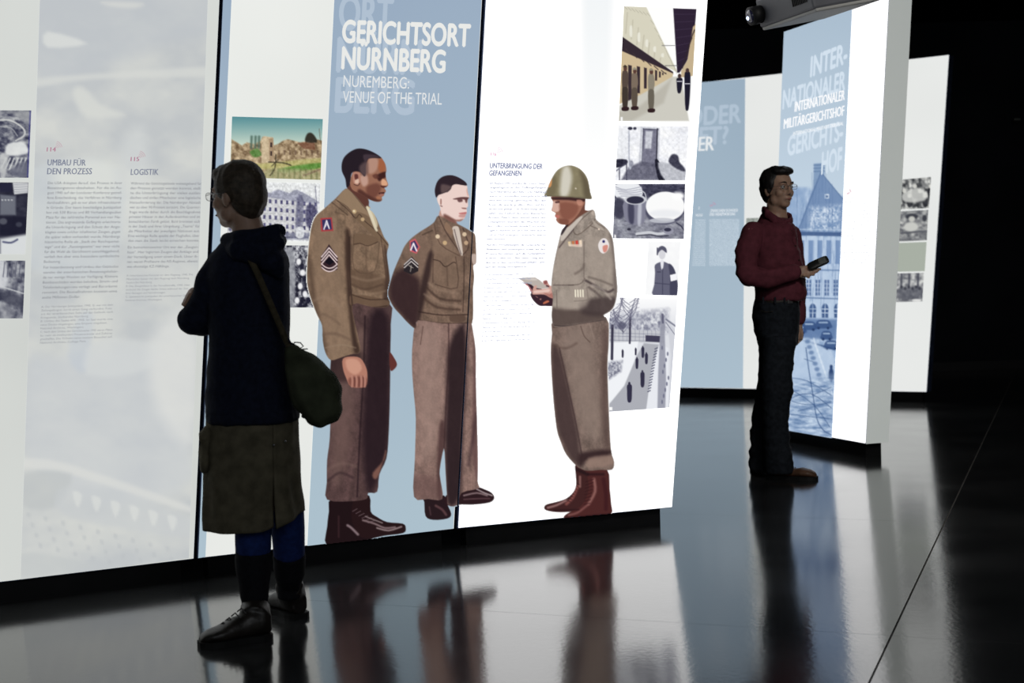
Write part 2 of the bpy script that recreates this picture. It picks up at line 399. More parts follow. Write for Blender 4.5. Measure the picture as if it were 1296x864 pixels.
def soldier_one(a):
    J = lambda p: cr(380, 180, 3.323, p)
    T = lambda p: cr(380, 420, 3.086, p)
    Hd = lambda p: cr(425, 180, 10.8, p)
    # boots
    rb = T([(122, 650), (112, 700), (105, 760), (103, 832), (200, 826), (262, 812), (285, 795), (240, 700), (235, 640)])
    fb = T([(215, 640), (270, 640), (275, 700), (300, 722), (340, 742), (400, 748), (412, 765), (402, 785), (330, 795), (270, 806), (225, 790), (200, 720)])
    a.poly(rb, (30, 17, 20), .7, base=True); a.poly(fb, (36, 20, 22), .7, base=True)
    for p, w, c in (([(185, 755), (200, 765), (225, 790)], 3.0, (150, 130, 135)), ([(245, 735), (290, 748), (330, 765), (370, 762)], 2.2, (150, 128, 130)), ([(300, 765), (345, 775), (395, 760)], 1.6, (190, 170, 170)), ([(255, 720), (280, 730), (320, 745)], 1.0, (190, 175, 175)), ([(150, 720), (150, 800)], 2.0, (58, 36, 40))):
        a.line(T(p), w, c, 1.0, .8)
    for k in range(6): a.line(T([(205 + k * 12, 700 + k * 9), (222 + k * 14, 690 + k * 9)]), .7, (120, 100, 105), .4, .8)
    # trousers
    tr = [(440, 384), (492, 383), (494.5, 410), (494, 446), (493.4, 501), (491.8, 549.6), (489, 580), (480, 600), (477.4, 622), (466, 623.5), (464, 631), (444.8, 634), (414, 632), (413.6, 610), (414, 582), (417.5, 553), (418.6, 500), (419, 452), (430, 420)]
    m = cloth(a, tr, (84, 63, 62), 3)
    a.poly([(468, 400), (492, 400), (494, 500), (492, 560), (482, 600), (466, 622), (458, 560), (462, 480)], (34, 22, 28), 7, .85, clip=m)
    a.poly([(424, 470), (446, 470), (444, 560), (430, 610), (419, 600), (420, 520)], (112, 88, 82), 9, .6, clip=m)
    a.poly([(452, 420), (462, 420), (458, 470), (450, 470)], (116, 92, 84), 4, .6, clip=m)
    a.line([(462, 400), (460, 470), (455, 560), (452, 628)], 1.4, (30, 18, 24), 1.3, .9, clip=m)
    a.line([(415, 608), (430, 598), (446, 604)], 2, (44, 30, 34), 2, .7, clip=m); a.line([(415, 594), (432, 586), (450, 590)], 2, (124, 100, 92), 2.5, .5, clip=m)
    a.poly([(472, 598), (486, 582), (488, 570), (480, 600), (474, 606)], (140, 98, 84), 2, .8, clip=m)
    a.poly([(416, 452), (440, 447), (458, 447), (452, 480), (420, 480)], (48, 33, 34), 5, .7, clip=m)
    # far hand
    a.poly([(493, 446), (499, 453), (502.5, 461), (499, 467), (494, 468)], (96, 50, 46), .7, base=True)
    # head
    a.poly(Hd([(150, 600), (170, 560), (330, 600), (445, 780), (450, 864), (460, 900), (300, 900), (200, 760)]), (92, 56, 48), .8, base=True)
    a.poly(Hd([(600, 195), (650, 250), (680, 310), (692, 385), (680, 430), (690, 500), (716, 580), (690, 612), (665, 625), (686, 665), (665, 700), (658, 728), (630, 750), (633, 788), (600, 812), (540, 810), (490, 795), (440, 770), (330, 700), (220, 640), (200, 500), (300, 300), (450, 200)]), (150, 104, 84), .6, base=True)
    fm = a.mask(Hd([(600, 195), (650, 250), (680, 310), (692, 385), (680, 430), (690, 500), (716, 580), (690, 612), (665, 625), (686, 665), (665, 700), (658, 728), (630, 750), (633, 788), (600, 812), (540, 810), (440, 770), (330, 700), (220, 640), (200, 500), (300, 300), (450, 200)]))
    S = lambda p, c, b, o: a.poly(Hd(p), c, b, o, clip=fm)
    S([(600, 230), (670, 270), (670, 380), (620, 420), (570, 330)], (160, 92, 60), 2, .8)
    S([(450, 230), (560, 220), (580, 300), (540, 400), (450, 420)], (190, 152, 136), 2, .7)
    S([(560, 450), (680, 400), (690, 470), (640, 500), (590, 530)], (52, 24, 24), 1.4, .9)
    S([(500, 455), (560, 430), (590, 480), (540, 500)], (94, 54, 46), 1.2, .8)
    S([(430, 600), (560, 560), (620, 620), (560, 740), (470, 760), (420, 690)], (104, 62, 52), 2.5, .8)
    S([(330, 470), (420, 440), (440, 560), (370, 600)], (208, 172, 158), 2, .7)
    S([(640, 500), (690, 530), (705, 580), (640, 600), (620, 550)], (224, 170, 134), 1, .9)
    S([(615, 590), (700, 600), (660, 625), (620, 612)], (70, 32, 28), .8, .8)
    S([(590, 690), (660, 680), (665, 700), (600, 712)], (60, 26, 28), .7, .9)
    S([(610, 700), (655, 708), (640, 735), (600, 730)], (168, 110, 98), .8, .7)
    S([(330, 640), (480, 740), (620, 790), (560, 815), (430, 790), (300, 700)], (70, 38, 34), 2, .8)
    S([(560, 740), (615, 750), (600, 780), (560, 775)], (172, 112, 82), 1.2, .7)
    # hair
    a.poly(Hd([(148, 615), (130, 500), (85, 400), (80, 300), (110, 210), (180, 140), (270, 92), (350, 85), (440, 105), (530, 145), (600, 190), (617, 217), (530, 215), (450, 225), (420, 290), (410, 340), (410, 440), (385, 465), (335, 410), (260, 400), (215, 430), (200, 520), (185, 590)]), (36, 27, 35), .7, base=True)
    hm = a.mask(Hd([(148, 615), (130, 500), (85, 400), (80, 300), (110, 210), (180, 140), (270, 92), (350, 85), (440, 105), (530, 145), (600, 190), (617, 217), (450, 225), (410, 340), (385, 465), (260, 400), (200, 520)]))
    a.poly(Hd([(380, 170), (520, 170), (600, 200), (480, 215), (400, 260)]), (72, 58, 66), 1.5, .8, clip=hm)
    a.poly(Hd([(330, 320), (430, 260), (440, 420), (380, 460), (330, 400)]), (104, 84, 84), 2.5, .7)
    a.poly(Hd([(235, 420), (290, 405), (335, 430), (335, 520), (310, 585), (260, 580), (235, 520)]), (178, 128, 110), .7)
    a.poly(Hd([(255, 440), (300, 440), (305, 500), (265, 510)]), (86, 44, 42), .9, .9); a.poly(Hd([(265, 520), (310, 500), (310, 560), (265, 560)]), (226, 196, 176), .9, .8)
    a.line(Hd([(250, 575), (300, 590), (325, 560)]), .8, (44, 22, 22), .6, .9)
    # jacket
    jk = [(437.2, 238.7), (425, 250.7), (410, 264.3), (398, 276.3), (392, 300.4), (388.4, 348.5), (392, 372.6), (401, 396.7), (407.7, 411.7), (408.6, 430), (412, 446), (418.9, 455.6), (432, 452), (445, 448), (456, 444.3), (452, 420), (446, 385), (470, 388), (490.7, 387.6), (493.8, 372.6), (492.8, 348.5), (489.5, 322), (492, 309.4), (486, 300), (480, 285), (474, 272), (462, 262), (452, 250), (444, 242)]
    m = cloth(a, jk, (126, 103, 84), 8)
    W = lambda p, c, b, o: a.poly(p, c, b, o, clip=m)
    L = lambda p, w, c, b, o: a.line(p, w, c, b, o, clip=m)
    W([(399, 280), (420, 275), (434, 310), (436, 370), (448, 430), (440, 446), (418, 450), (404, 400), (396, 350)], (140, 116, 96), 8, .6)
    W([(389, 330), (394, 330), (402, 390), (414, 440), (410, 450), (398, 400)], (84, 66, 54), 4, .8)
    W([(437, 292), (444, 300), (444, 360), (450, 420), (456, 444), (448, 446), (442, 400), (438, 350)], (58, 42, 36), 3, .9)
    W([(446, 340), (484, 350), (490, 366), (480, 372), (446, 360)], (92, 72, 58), 3, .7)
    W([(486, 310), (493, 330), (494, 385), (484, 386), (488, 350)], (66, 49, 42), 3, .85)
    W([(446, 372), (490, 380), (490, 389), (446, 388)], (104, 82, 66), 1.2, .9); L([(446, 373), (468, 379), (490, 378)], 1, (48, 34, 28), .8, .8)
    L([(446, 386), (470, 389), (490, 387)], 1.2, (42, 28, 26), 1, .9)
    # collar, lapel, pocket, seams, folds
    W([(437, 239), (446, 244), (462, 262), (470, 275), (480, 298), (474, 296), (456, 278), (440, 262), (426, 254)], (146, 122, 98), 1, .9)
    W([(452, 268), (468, 275), (478, 292), (491, 309), (482, 306), (462, 288), (450, 276)], (116, 94, 74), .9, .9)
    L([(427, 254), (440, 265), (450, 276), (455, 271), (462, 280), (476, 292), (491, 310)], .9, (62, 46, 38), .6, .9)
    L([(444, 241), (456, 256), (466, 268)], .9, (72, 54, 46), .6, .8); L([(424, 252), (440, 262), (448, 275)], .7, (58, 42, 36), .6, .6)
    L([(419, 255), (430, 264), (440, 272)], 1.2, (70, 54, 44), .8, .7); L([(424, 268), (436, 272)], .8, (84, 66, 54), .6, .7)
    W([(448, 297), (460, 296), (476, 300), (478, 306), (466, 310), (458, 308), (448, 310)], (112, 90, 72), .8, .95)
    L([(448, 309), (456, 308), (466, 311), (478, 306)], 1, (60, 44, 36), .6, .9); L([(448, 297), (448, 340), (474, 343), (480, 306)], .8, (84, 66, 54), .7, .8); L([(463, 312), (464, 342)], 1.6, (96, 76, 62), 1, .7)
    L([(446, 360), (462, 366), (484, 360)], 2, (74, 56, 46), 1.5, .7); L([(446, 350), (465, 355), (486, 350)], 2, (148, 124, 104), 2, .6); L([(450, 372), (470, 372), (488, 368)], 2, (146, 122, 102), 1.6, .5)
    L([(442, 300), (443, 350), (446, 386)], 1.2, (50, 36, 32), .9, .9); L([(482, 300), (488, 345), (489, 378)], .8, (70, 52, 44), .6, .9)
    L([(400, 400), (412, 398), (430, 410)], 2, (104, 84, 70), 2, .6); L([(398, 380), (412, 376), (430, 388)], 2.5, (148, 124, 106), 2.5, .5); L([(406, 424), (424, 422), (444, 430)], 2.5, (96, 76, 64), 2, .6); L([(412, 440), (432, 436), (450, 440)], 1.2, (150, 128, 108), 1.2, .6)
    # shirt and tie
    a.poly([(463, 262), (468, 262), (474, 272), (478, 283), (476, 288), (470, 276)], (196, 182, 152), .8); a.poly([(464, 262), (470, 268), (476, 286), (478, 292), (474, 290)], (222, 212, 186), .7, .9)
    a.ell(448.5, 267.5, 2.6, 2.6, (196, 170, 130), .7); a.ell(459, 277.5, 2.4, 2.4, (190, 162, 124), .7); a.ell(448, 267, 1, 1, (240, 226, 196), .6)
    # insignia
    a.poly([(405.5, 276), (420, 275), (422, 292), (406.5, 293)], (166, 62, 66), .6, smooth=False)
    a.poly([(407.5, 278), (418.5, 277), (420, 290), (408.5, 291)], (52, 48, 92), .6, smooth=False)
    for p in ([(410, 290), (413.4, 279), (416.6, 289)],): a.line(p, 1.5, (232, 226, 232), .5, smooth=False)
    a.line([(411.5, 287), (413.8, 283), (416, 287)], 1.1, (232, 226, 232), .5, smooth=False)
    a.poly([(416.4, 309), (427.5, 326), (427, 341), (418, 344), (407, 340), (406, 325)], (52, 34, 40), .7, smooth=False)
    for k in range(3): a.line([(407, 327 + k * 4.4 - 2), (416.5, 313.5 + k * 4.4), (426.5, 327 + k * 4.4 - 2)], 1.5, (226, 206, 204), .45, smooth=False)
    a.poly([(410.5, 331), (416.8, 325.5), (423.5, 331), (417, 335.5)], (20, 16, 26), .6, smooth=False)
    for k in range(2): a.line([(407.5, 334.5 + k * 4), (412, 338 + k * 4), (417, 339.4 + k * 4), (422, 338 + k * 4), (426.5, 334.5 + k * 4)], 1.4, (226, 206, 204), .45)
    # near hand
    a.poly([(434, 454), (444, 451), (456, 453), (463, 464), (465, 474), (464, 486), (459, 490), (444, 489), (438, 478), (434, 466)], (176, 122, 104), .8, base=True)
    a.poly([(438, 455), (452, 455), (458, 466), (450, 474), (440, 468)], (208, 156, 134), 2, .8)
    a.poly([(442, 478), (462, 476), (463, 489), (444, 489)], (112, 66, 58), 2, .7)
    for x in (446, 451.5, 457.5, 462): a.line([(x - .6, 476), (x, 482), (x - .4, 489)], 2.4, (186, 134, 118), .8, .85)
    for x in (449, 454.6, 460): a.line([(x, 478), (x, 489)], .8, (80, 40, 38), .5, .8)

def soldier_two(a):
    J = lambda p: cr(490, 200, 3.6, p); T = lambda p: cr(490, 400, 3.086, p); Hd = lambda p: cr(540, 215, 10.8, p)
    ls = T([(140, 700), (145, 725), (150, 780), (180, 795), (235, 790), (250, 772), (235, 735), (222, 700)]); rs = T([(230, 700), (232, 738), (290, 735), (340, 735), (400, 727), (418, 710), (408, 690), (380, 676), (350, 668), (290, 680)])
    a.poly(ls, (38, 24, 28), .7, base=True); a.poly(rs, (42, 24, 28), .7, base=True)
    for p, w, c in (([(190, 740), (215, 755), (230, 775)], 3, (96, 66, 68)), ([(165, 745), (170, 775)], 1.6, (80, 56, 60)), ([(300, 700), (350, 690), (390, 700)], 2, (150, 128, 130)), ([(350, 675), (380, 690), (410, 700)], 1.4, (210, 196, 196)), ([(300, 715), (360, 712), (400, 712)], 1.2, (110, 80, 84))): a.line(T(p), w, c, .9, .8)
    tr = T([(120, 15), (100, 100), (97, 200), (104, 300), (112, 400), (108, 560), (105, 705), (160, 713), (215, 713), (208, 640), (205, 600), (222, 515), (228, 600), (234, 700), (238, 737), (272, 738), (290, 690), (356, 672), (353, 645), (354, 560), (350, 400), (346, 250), (345, 130), (330, 30), (325, 0), (220, -5)])
    m = cloth(a, tr, (132, 106, 98), 21)
    W = lambda p, c, b, o: a.poly(p, c, b, o, clip=m); L = lambda p, w, c, b, o: a.line(p, w, c, b, o, clip=m)
    W(T([(120, 50), (210, 60), (215, 300), (200, 500), (130, 560), (115, 300)]), (158, 132, 122), 12, .6)
    W(T([(240, 120), (300, 30), (310, 200), (295, 450), (285, 700), (235, 730), (225, 520), (232, 300)]), (38, 26, 30), 5, .9)
    W(T([(205, 420), (225, 420), (222, 520), (208, 600), (214, 710), (196, 700), (196, 560)]), (70, 48, 48), 3, .8)
    W(T([(338, 100), (350, 250), (354, 640), (330, 500), (335, 300)]), (92, 66, 66), 2.5, .7)
    W(T([(105, 620), (200, 640), (214, 712), (105, 704)]), (98, 72, 70), 5, .5)
    L(T([(240, 20), (240, 200), (232, 300), (222, 515)]), 1.2, (52, 34, 36), 1, .8); L(T([(140, 40), (130, 110)]), 1, (78, 56, 52), .7, .7)
    L(T([(350, 380), (335, 480), (318, 580)]), 3, (60, 42, 46), 2.5, .7)
    # neck, face
    a.poly(Hd([(180, 560), (230, 560), (400, 700), (400, 790), (360, 830), (180, 700)]), (190, 150, 138), .8, base=True)
    fo = Hd([(540, 205), (556, 270), (565, 320), (582, 370), (562, 412), (566, 490), (546, 522), (549, 570), (532, 620), (515, 660), (480, 692), (440, 705), (360, 690), (290, 660), (210, 620), (180, 500), (148, 430), (150, 360), (250, 250), (400, 190)])
    a.poly(fo, (234, 208, 200), .6, base=True); fm = a.mask(fo)
    S = lambda p, c, b, o: a.poly(Hd(p), c, b, o, clip=fm)
    S([(360, 395), (470, 370), (580, 375), (575, 400), (540, 410), (480, 400), (400, 405)], (86, 50, 50), .8, .9)
    S([(420, 405), (480, 395), (490, 430), (440, 440)], (88, 54, 56), 1, .85); S([(525, 405), (560, 400), (550, 450), (530, 440)], (96, 56, 54), 1, .85)
    S([(480, 515), (545, 520), (540, 535), (490, 530)], (120, 70, 66), .8, .8); S([(440, 590), (500, 580), (548, 575), (545, 600), (460, 602)], (184, 96, 96), .7, .9)
    S([(460, 605), (545, 600), (520, 650), (440, 640)], (186, 128, 122), 1.2, .7); S([(250, 620), (400, 680), (500, 670), (480, 705), (400, 710), (280, 680)], (128, 82, 72), 1.8, .85)
    S([(160, 380), (200, 370), (220, 430), (210, 500), (170, 480)], (244, 224, 216), 1, .8); S([(185, 400), (205, 400), (205, 470), (185, 470)], (150, 104, 96), .8, .8); S([(175, 485), (215, 490), (210, 505)], (92, 54, 52), .6, .8)
    S([(560, 250), (575, 340), (560, 350), (545, 280)], (206, 140, 118), 1.2, .7)
    a.poly(Hd([(250, 600), (400, 700), (410, 770), (340, 740), (230, 660)]), (112, 72, 64), 2, .8)
    ho = Hd([(130, 378), (112, 310), (116, 240), (150, 150), (220, 90), (320, 70), (410, 90), (500, 140), (545, 182), (545, 213), (470, 205), (400, 195), (350, 215), (330, 262), (290, 300), (270, 305), (200, 330), (160, 345)])
    a.poly(ho, (44, 32, 40), .6, base=True); hm = a.mask(ho)
    a.poly(Hd([(200, 200), (300, 210), (340, 240), (270, 300), (200, 310)]), (112, 92, 90), 2, .7, clip=hm)
    jk = J([(235, 262), (215, 290), (190, 310), (150, 335), (110, 365), (80, 400), (62, 440), (40, 490), (25, 530), (8, 590), (4, 620), (14, 650), (35, 685), (60, 712), (95, 750), (130, 776), (142, 738), (250, 752), (370, 752), (388, 745), (392, 690), (391, 600), (396, 540), (392, 490), (405, 475), (404, 400), (400, 350), (381, 333), (345, 312), (320, 300), (290, 290)])
    m = cloth(a, jk, (118, 96, 82), 31)
    W(J([(20, 540), (90, 500), (150, 560), (150, 690), (130, 776), (60, 712), (10, 640)]), (50, 33, 36), 6, .9)
    W(J([(90, 400), (160, 360), (190, 400), (190, 480), (150, 540), (90, 500)]), (126, 102, 88), 6, .6)
    W(J([(190, 430), (210, 440), (190, 560), (160, 690), (140, 730), (150, 600)]), (48, 34, 34), 3, .85)
    W(J([(220, 350), (300, 390), (320, 440), (220, 435), (205, 400)]), (140, 116, 98), 4, .6); W(J([(210, 440), (320, 450), (330, 590), (220, 580)]), (128, 105, 88), 4, .5)
    for p, w, c, b, o in (([(180, 590), (240, 640), (330, 650)], 2.4, (62, 46, 40), 1.6, .8), ([(190, 570), (240, 600), (320, 615)], 2.4, (150, 126, 108), 1.8, .6), ([(170, 640), (230, 680), (330, 690)], 2.2, (66, 48, 42), 1.5, .8), ([(170, 620), (240, 660), (330, 672)], 2, (146, 122, 106), 1.6, .6), ([(145, 700), (250, 715), (370, 712)], 1.2, (44, 30, 28), .8, .9), ([(142, 738), (250, 753), (370, 752)], 1.3, (38, 24, 24), .8, .9), ([(210, 462), (240, 470), (265, 495), (300, 475), (312, 478)], 1, (50, 36, 32), .6, .9), ([(210, 440), (208, 565)], .8, (70, 52, 46), .6, .8), ([(312, 450), (320, 590), (220, 575)], .8, (62, 46, 40), .7, .8), ([(272, 495), (276, 580)], 1.4, (84, 66, 56), 1, .7), ([(235, 265), (270, 340), (340, 440)], 1, (56, 40, 36), .7, .8), ([(215, 300), (240, 390), (330, 445)], .9, (70, 52, 44), .7, .7), ([(345, 320), (372, 400), (345, 440)], 1.0, (56, 40, 36), .7, .8), ([(350, 450), (350, 560), (345, 700)], 1, (56, 40, 36), .7, .8), ([(160, 350), (205, 330)], 1.2, (52, 40, 34), .8, .7)):
        L = a.line(J(p), w, c, b, o, clip=m)
    W(J([(290, 715), (350, 715), (350, 745), (290, 745)]), (88, 68, 58), .8, .8)
    a.poly(J([(296, 320), (318, 310), (330, 330), (345, 430), (335, 440), (312, 380)]), (206, 192, 180), .7); a.line(J([(306, 325), (325, 400), (337, 437)]), 1.2, (74, 58, 60), .6, .7)
    a.poly(J([(270, 290), (300, 330), (290, 350), (262, 320)]), (140, 112, 92), .8, .9)
    for x, y, c in ((230, 357, (222, 200, 170)), (263, 386, (200, 170, 130)), (352, 347, (214, 190, 160)), (360, 386, (190, 160, 130))): a.ell(490 + x / 3.6, 200 + y / 3.6, 2.7, 2.7, c, .7, clip=m)
    a.poly(J([(102, 378), (128, 366), (150, 404), (134, 436), (104, 424)]), (196, 92, 98), .6, smooth=False); a.poly(J([(108, 384), (126, 375), (142, 404), (130, 428), (108, 416)]), (66, 52, 96), .5, smooth=False)
    a.line(J([(108, 418), (120, 388), (134, 422)]), 1.8, (240, 232, 236), .5, smooth=False)
    a.poly(J([(112, 448), (142, 482), (142, 515), (110, 530), (76, 515), (76, 485)]), (40, 34, 38), .6, smooth=False)
    for k in range(2): a.line(J([(78, 488 + k * 14 - 3), (110, 456 + k * 14), (140, 486 + k * 14 - 3)]), 1.2, (210, 200, 196), .4, smooth=False)
    a.line(J([(100, 490), (118, 500)]), .8, (180, 170, 160), .4); a.line(J([(110, 488), (106, 516)]), .8, (180, 170, 160), .4)
    W(J([(385, 440), (405, 440), (405, 478), (390, 480)]), (200, 180, 170), .8, .8)

def soldier_three(a):
    J = lambda p: cr(650, 190, 3.456, p); T = lambda p: cr(670, 400, 3.2, p); Hn = lambda p: cr(655, 340, 13.64, p)
    lb = T([(190, 600), (188, 640), (190, 680), (180, 710), (150, 738), (110, 752), (70, 762), (60, 775), (70, 786), (110, 793), (160, 792), (200, 782), (235, 745), (250, 640)])
    rb = T([(232, 620), (238, 660), (240, 700), (228, 740), (205, 772), (165, 792), (142, 808), (145, 818), (200, 816), (270, 808), (331, 800), (331, 760), (325, 700), (314, 620)])
    for o, c in ((lb, (62, 33, 33)), (rb, (74, 37, 36))): a.poly(o, c, .6, base=True)
    bm_ = np.maximum(a.mask(lb), a.mask(rb))
    for p, w, c in (([(150, 745), (110, 765), (75, 775)], 2.0, (190, 150, 146)), ([(195, 690), (175, 735), (150, 760)], 3.4, (142, 84, 78)), ([(205, 650), (205, 690)], 2, (170, 126, 120)), ([(262, 660), (266, 710), (240, 760)], 3.4, (150, 104, 98)), ([(235, 765), (195, 795), (160, 805)], 2.2, (140, 92, 88)), ([(300, 660), (310, 720), (310, 780)], 5, (58, 24, 28)), ([(240, 640), (300, 640)], 3, (40, 18, 22)), ([(190, 620), (235, 640)], 4, (34, 18, 22)), ([(100, 785), (200, 783)], 1.2, (34, 16, 20)), ([(150, 815), (330, 799)], 1.0, (40, 16, 20))): a.line(T(p), w, c, 1.4, .8, clip=bm_)
    for k in range(8): a.line(T([(222 + 2 * k * .4, 762 - k * 13), (246 + k * 2.2, 757 - k * 14)]), .7, (46, 18, 22), .4, .9, clip=bm_); a.line(T([(150 + k * 6, 745 - k * 10), (168 + k * 5, 752 - k * 10)]), .7, (44, 20, 24), .4, .8, clip=bm_)
    tr = T([(98, 20), (92, 70), (87, 150), (95, 300), (110, 450), (128, 510), (150, 560), (190, 605), (206, 616), (235, 626), (290, 622), (334, 621), (343, 592), (330, 540), (322, 400), (316, 200), (321, 100), (310, 5), (200, 10)])
    m = cloth(a, tr, (116, 98, 90), 41)
    W = lambda p, c, b, o: a.poly(p, c, b, o, clip=m); L = lambda p, w, c, b, o: a.line(p, w, c, b, o, clip=m)
    W(T([(140, 60), (250, 40), (270, 200), (300, 400), (270, 500), (200, 440), (150, 200)]), (142, 124, 114), 12, .7)
    W(T([(90, 130), (120, 140), (160, 300), (185, 420), (205, 560), (190, 600), (130, 500), (100, 350)]), (66, 50, 50), 4, .85)
    W(T([(200, 560), (250, 545), (330, 540), (320, 565), (240, 580), (205, 610)]), (48, 32, 34), 4, .9); W(T([(240, 575), (330, 565), (338, 600), (240, 615)]), (150, 124, 112), 3, .7)
    W(T([(300, 60), (322, 90), (316, 300), (326, 520), (300, 500), (290, 300)]), (84, 66, 62), 5, .7)
    L(T([(122, 130), (160, 300), (190, 440), (212, 560)]), 1.2, (54, 38, 40), 1, .8); L(T([(208, 40), (222, 80), (245, 105)]), 1, (84, 66, 60), .7, .8); L(T([(98, 45), (200, 30), (310, 12)]), 1.4, (60, 44, 42), 1, .7); L(T([(240, 20), (262, 90)]), 1, (150, 132, 122), .7, .6)
    L(T([(100, 120), (150, 130), (190, 110)]), 2, (84, 66, 60), 2, .6)
    # dark far hand and paper, near hand
    a.poly(Hn([(120, 245), (190, 300), (240, 400), (225, 450), (270, 540), (370, 632), (480, 640), (630, 632), (645, 500), (500, 420), (300, 260)]), (56, 34, 44), .6, base=True)
    a.poly(Hn([(120, 240), (160, 250), (260, 380), (240, 405), (190, 350)]), (190, 130, 130), .8, .9)
    a.poly(Hn([(450, 580), (520, 545), (545, 570), (450, 610)]), (206, 116, 84), .6, .9); a.poly(Hn([(305, 470), (350, 490), (345, 500)]), (196, 140, 132), .5, .8); a.poly(Hn([(380, 525), (410, 510), (405, 540)]), (196, 140, 132), .5, .8)
    a.poly(Hn([(25, 165), (150, 152), (300, 148), (380, 195), (500, 300), (540, 335), (400, 345), (300, 330), (240, 275), (120, 235)]), (186, 176, 168), .6, base=True, smooth=False); a.poly(Hn([(60, 170), (290, 165), (330, 200), (140, 190)]), (216, 208, 202), 1, .8)
    a.poly(Hn([(440, 215), (500, 200), (520, 230), (560, 290), (660, 330), (668, 500), (570, 500), (460, 445), (280, 445), (255, 420), (270, 330), (310, 285), (335, 300), (325, 350), (420, 350), (530, 335), (520, 300), (460, 270)]), (206, 158, 146), .6, base=True)
    a.poly(Hn([(290, 380), (420, 370), (550, 350), (540, 400), (430, 410), (290, 420)]), (236, 204, 194), 1.0, .85); a.poly(Hn([(460, 420), (600, 440), (650, 380), (660, 500), (570, 500)]), (158, 96, 88), 1.6, .7); a.line(Hn([(600, 360), (610, 410), (570, 440)]), 1, (140, 76, 72), .9, .7); a.poly(Hn([(455, 215), (510, 205), (510, 260), (460, 265)]), (120, 56, 58), 1, .7); a.poly(Hn([(490, 280), (540, 290), (545, 320), (500, 310)]), (66, 28, 36), .8, .8)
    # neck, face
    a.poly(J([(225, 215), (308, 212), (312, 262), (340, 268), (240, 345), (215, 350), (230, 320)]), (110, 70, 58), .6, base=True)
    fo = J([(172, 200), (173, 225), (171, 245), (166, 262), (173, 268), (184, 275), (181, 288), (188, 296), (186, 305), (200, 321), (225, 326), (245, 320), (275, 290), (300, 250), (308, 205)])
    a.poly(fo, (158, 108, 90), .6, base=True); fm = a.mask(fo)
    S = lambda p, c, b, o: a.poly(J(p), c, b, o, clip=fm)
    S([(172, 225), (195, 225), (205, 255), (190, 270), (168, 264)], (226, 190, 176), 1, .8); S([(170, 205), (310, 205), (308, 225), (240, 218), (172, 216)], (50, 28, 30), 1.4, .9)
    S([(205, 230), (280, 240), (270, 285), (230, 305), (205, 280)], (126, 76, 62), 2, .7); S([(180, 286), (200, 284), (198, 296), (184, 296)], (196, 112, 104), .7, .8); S([(200, 300), (240, 305), (235, 325), (205, 322)], (112, 66, 54), 1.4, .7)
    S([(182, 224), (200, 222), (200, 230), (184, 232)], (70, 40, 40), .6, .8); S([(276, 218), (300, 220), (300, 240), (282, 240)], (196, 140, 120), 1, .8)
    ho = J([(135, 200), (148, 170), (160, 140), (178, 105), (195, 85), (218, 72), (240, 67), (262, 69), (290, 82), (312, 105), (326, 135), (335, 185), (342, 211), (322, 213), (300, 211), (250, 206), (200, 203), (160, 202)])
    t = 1 + (fbm(a.X / 5, a.Y / 5, 51, 2) - .5) * .1
    a.poly(ho, (136, 127, 100), .6, base=True, tex=t); hm = a.mask(ho)
    a.poly(J([(215, 80), (240, 70), (255, 110), (250, 160), (235, 200), (205, 200), (205, 140)]), (222, 218, 206), 4, .85, clip=hm); a.poly(J([(290, 90), (330, 140), (340, 208), (310, 205), (300, 140)]), (90, 80, 62), 4, .8, clip=hm)
    a.poly(J([(150, 150), (180, 110), (190, 140), (180, 195), (145, 200)]), (108, 98, 74), 3, .7, clip=hm); a.line(J([(137, 199), (200, 202), (260, 205), (340, 211)]), 1.2, (96, 88, 70), .7, .9, clip=hm); a.ell(728.7, 238.4, 1, 1, (210, 200, 180), .5)
    a.poly(J([(158, 130), (168, 122), (165, 155), (152, 162)]), (214, 150, 96), .6, .9, clip=hm)
    jk = J([(345, 260), (358, 285), (362, 305), (400, 335), (422, 362), (435, 400), (442, 470), (450, 560), (453, 620), (440, 680), (420, 705), (392, 722), (402, 742), (300, 757), (240, 768), (180, 772), (168, 735), (168, 700), (172, 640), (165, 600), (170, 540), (178, 490), (186, 450), (192, 425), (205, 370), (215, 345), (222, 350), (240, 335), (290, 290)])
    m = cloth(a, jk, (152, 140, 130), 61)
    W(J([(210, 400), (300, 400), (300, 500), (290, 590), (180, 580), (185, 480)]), (166, 153, 142), 6, .7)
    W(J([(320, 380), (430, 400), (445, 560), (420, 600), (330, 560), (315, 480)]), (162, 149, 138), 6, .7)
    W(J([(170, 690), (300, 700), (400, 715), (405, 742), (240, 768), (170, 765)]), (84, 70, 66), 3.5, .9); W(J([(300, 660), (440, 640), (440, 690), (390, 725), (300, 715)]), (66, 54, 54), 4, .85)
    W(J([(420, 370), (436, 400), (452, 560), (452, 640), (436, 600), (436, 480)]), (100, 88, 84), 3, .7)
    W(J([(190, 620), (320, 600), (330, 650), (300, 690), (190, 690)]), (168, 155, 144), 4, .7)
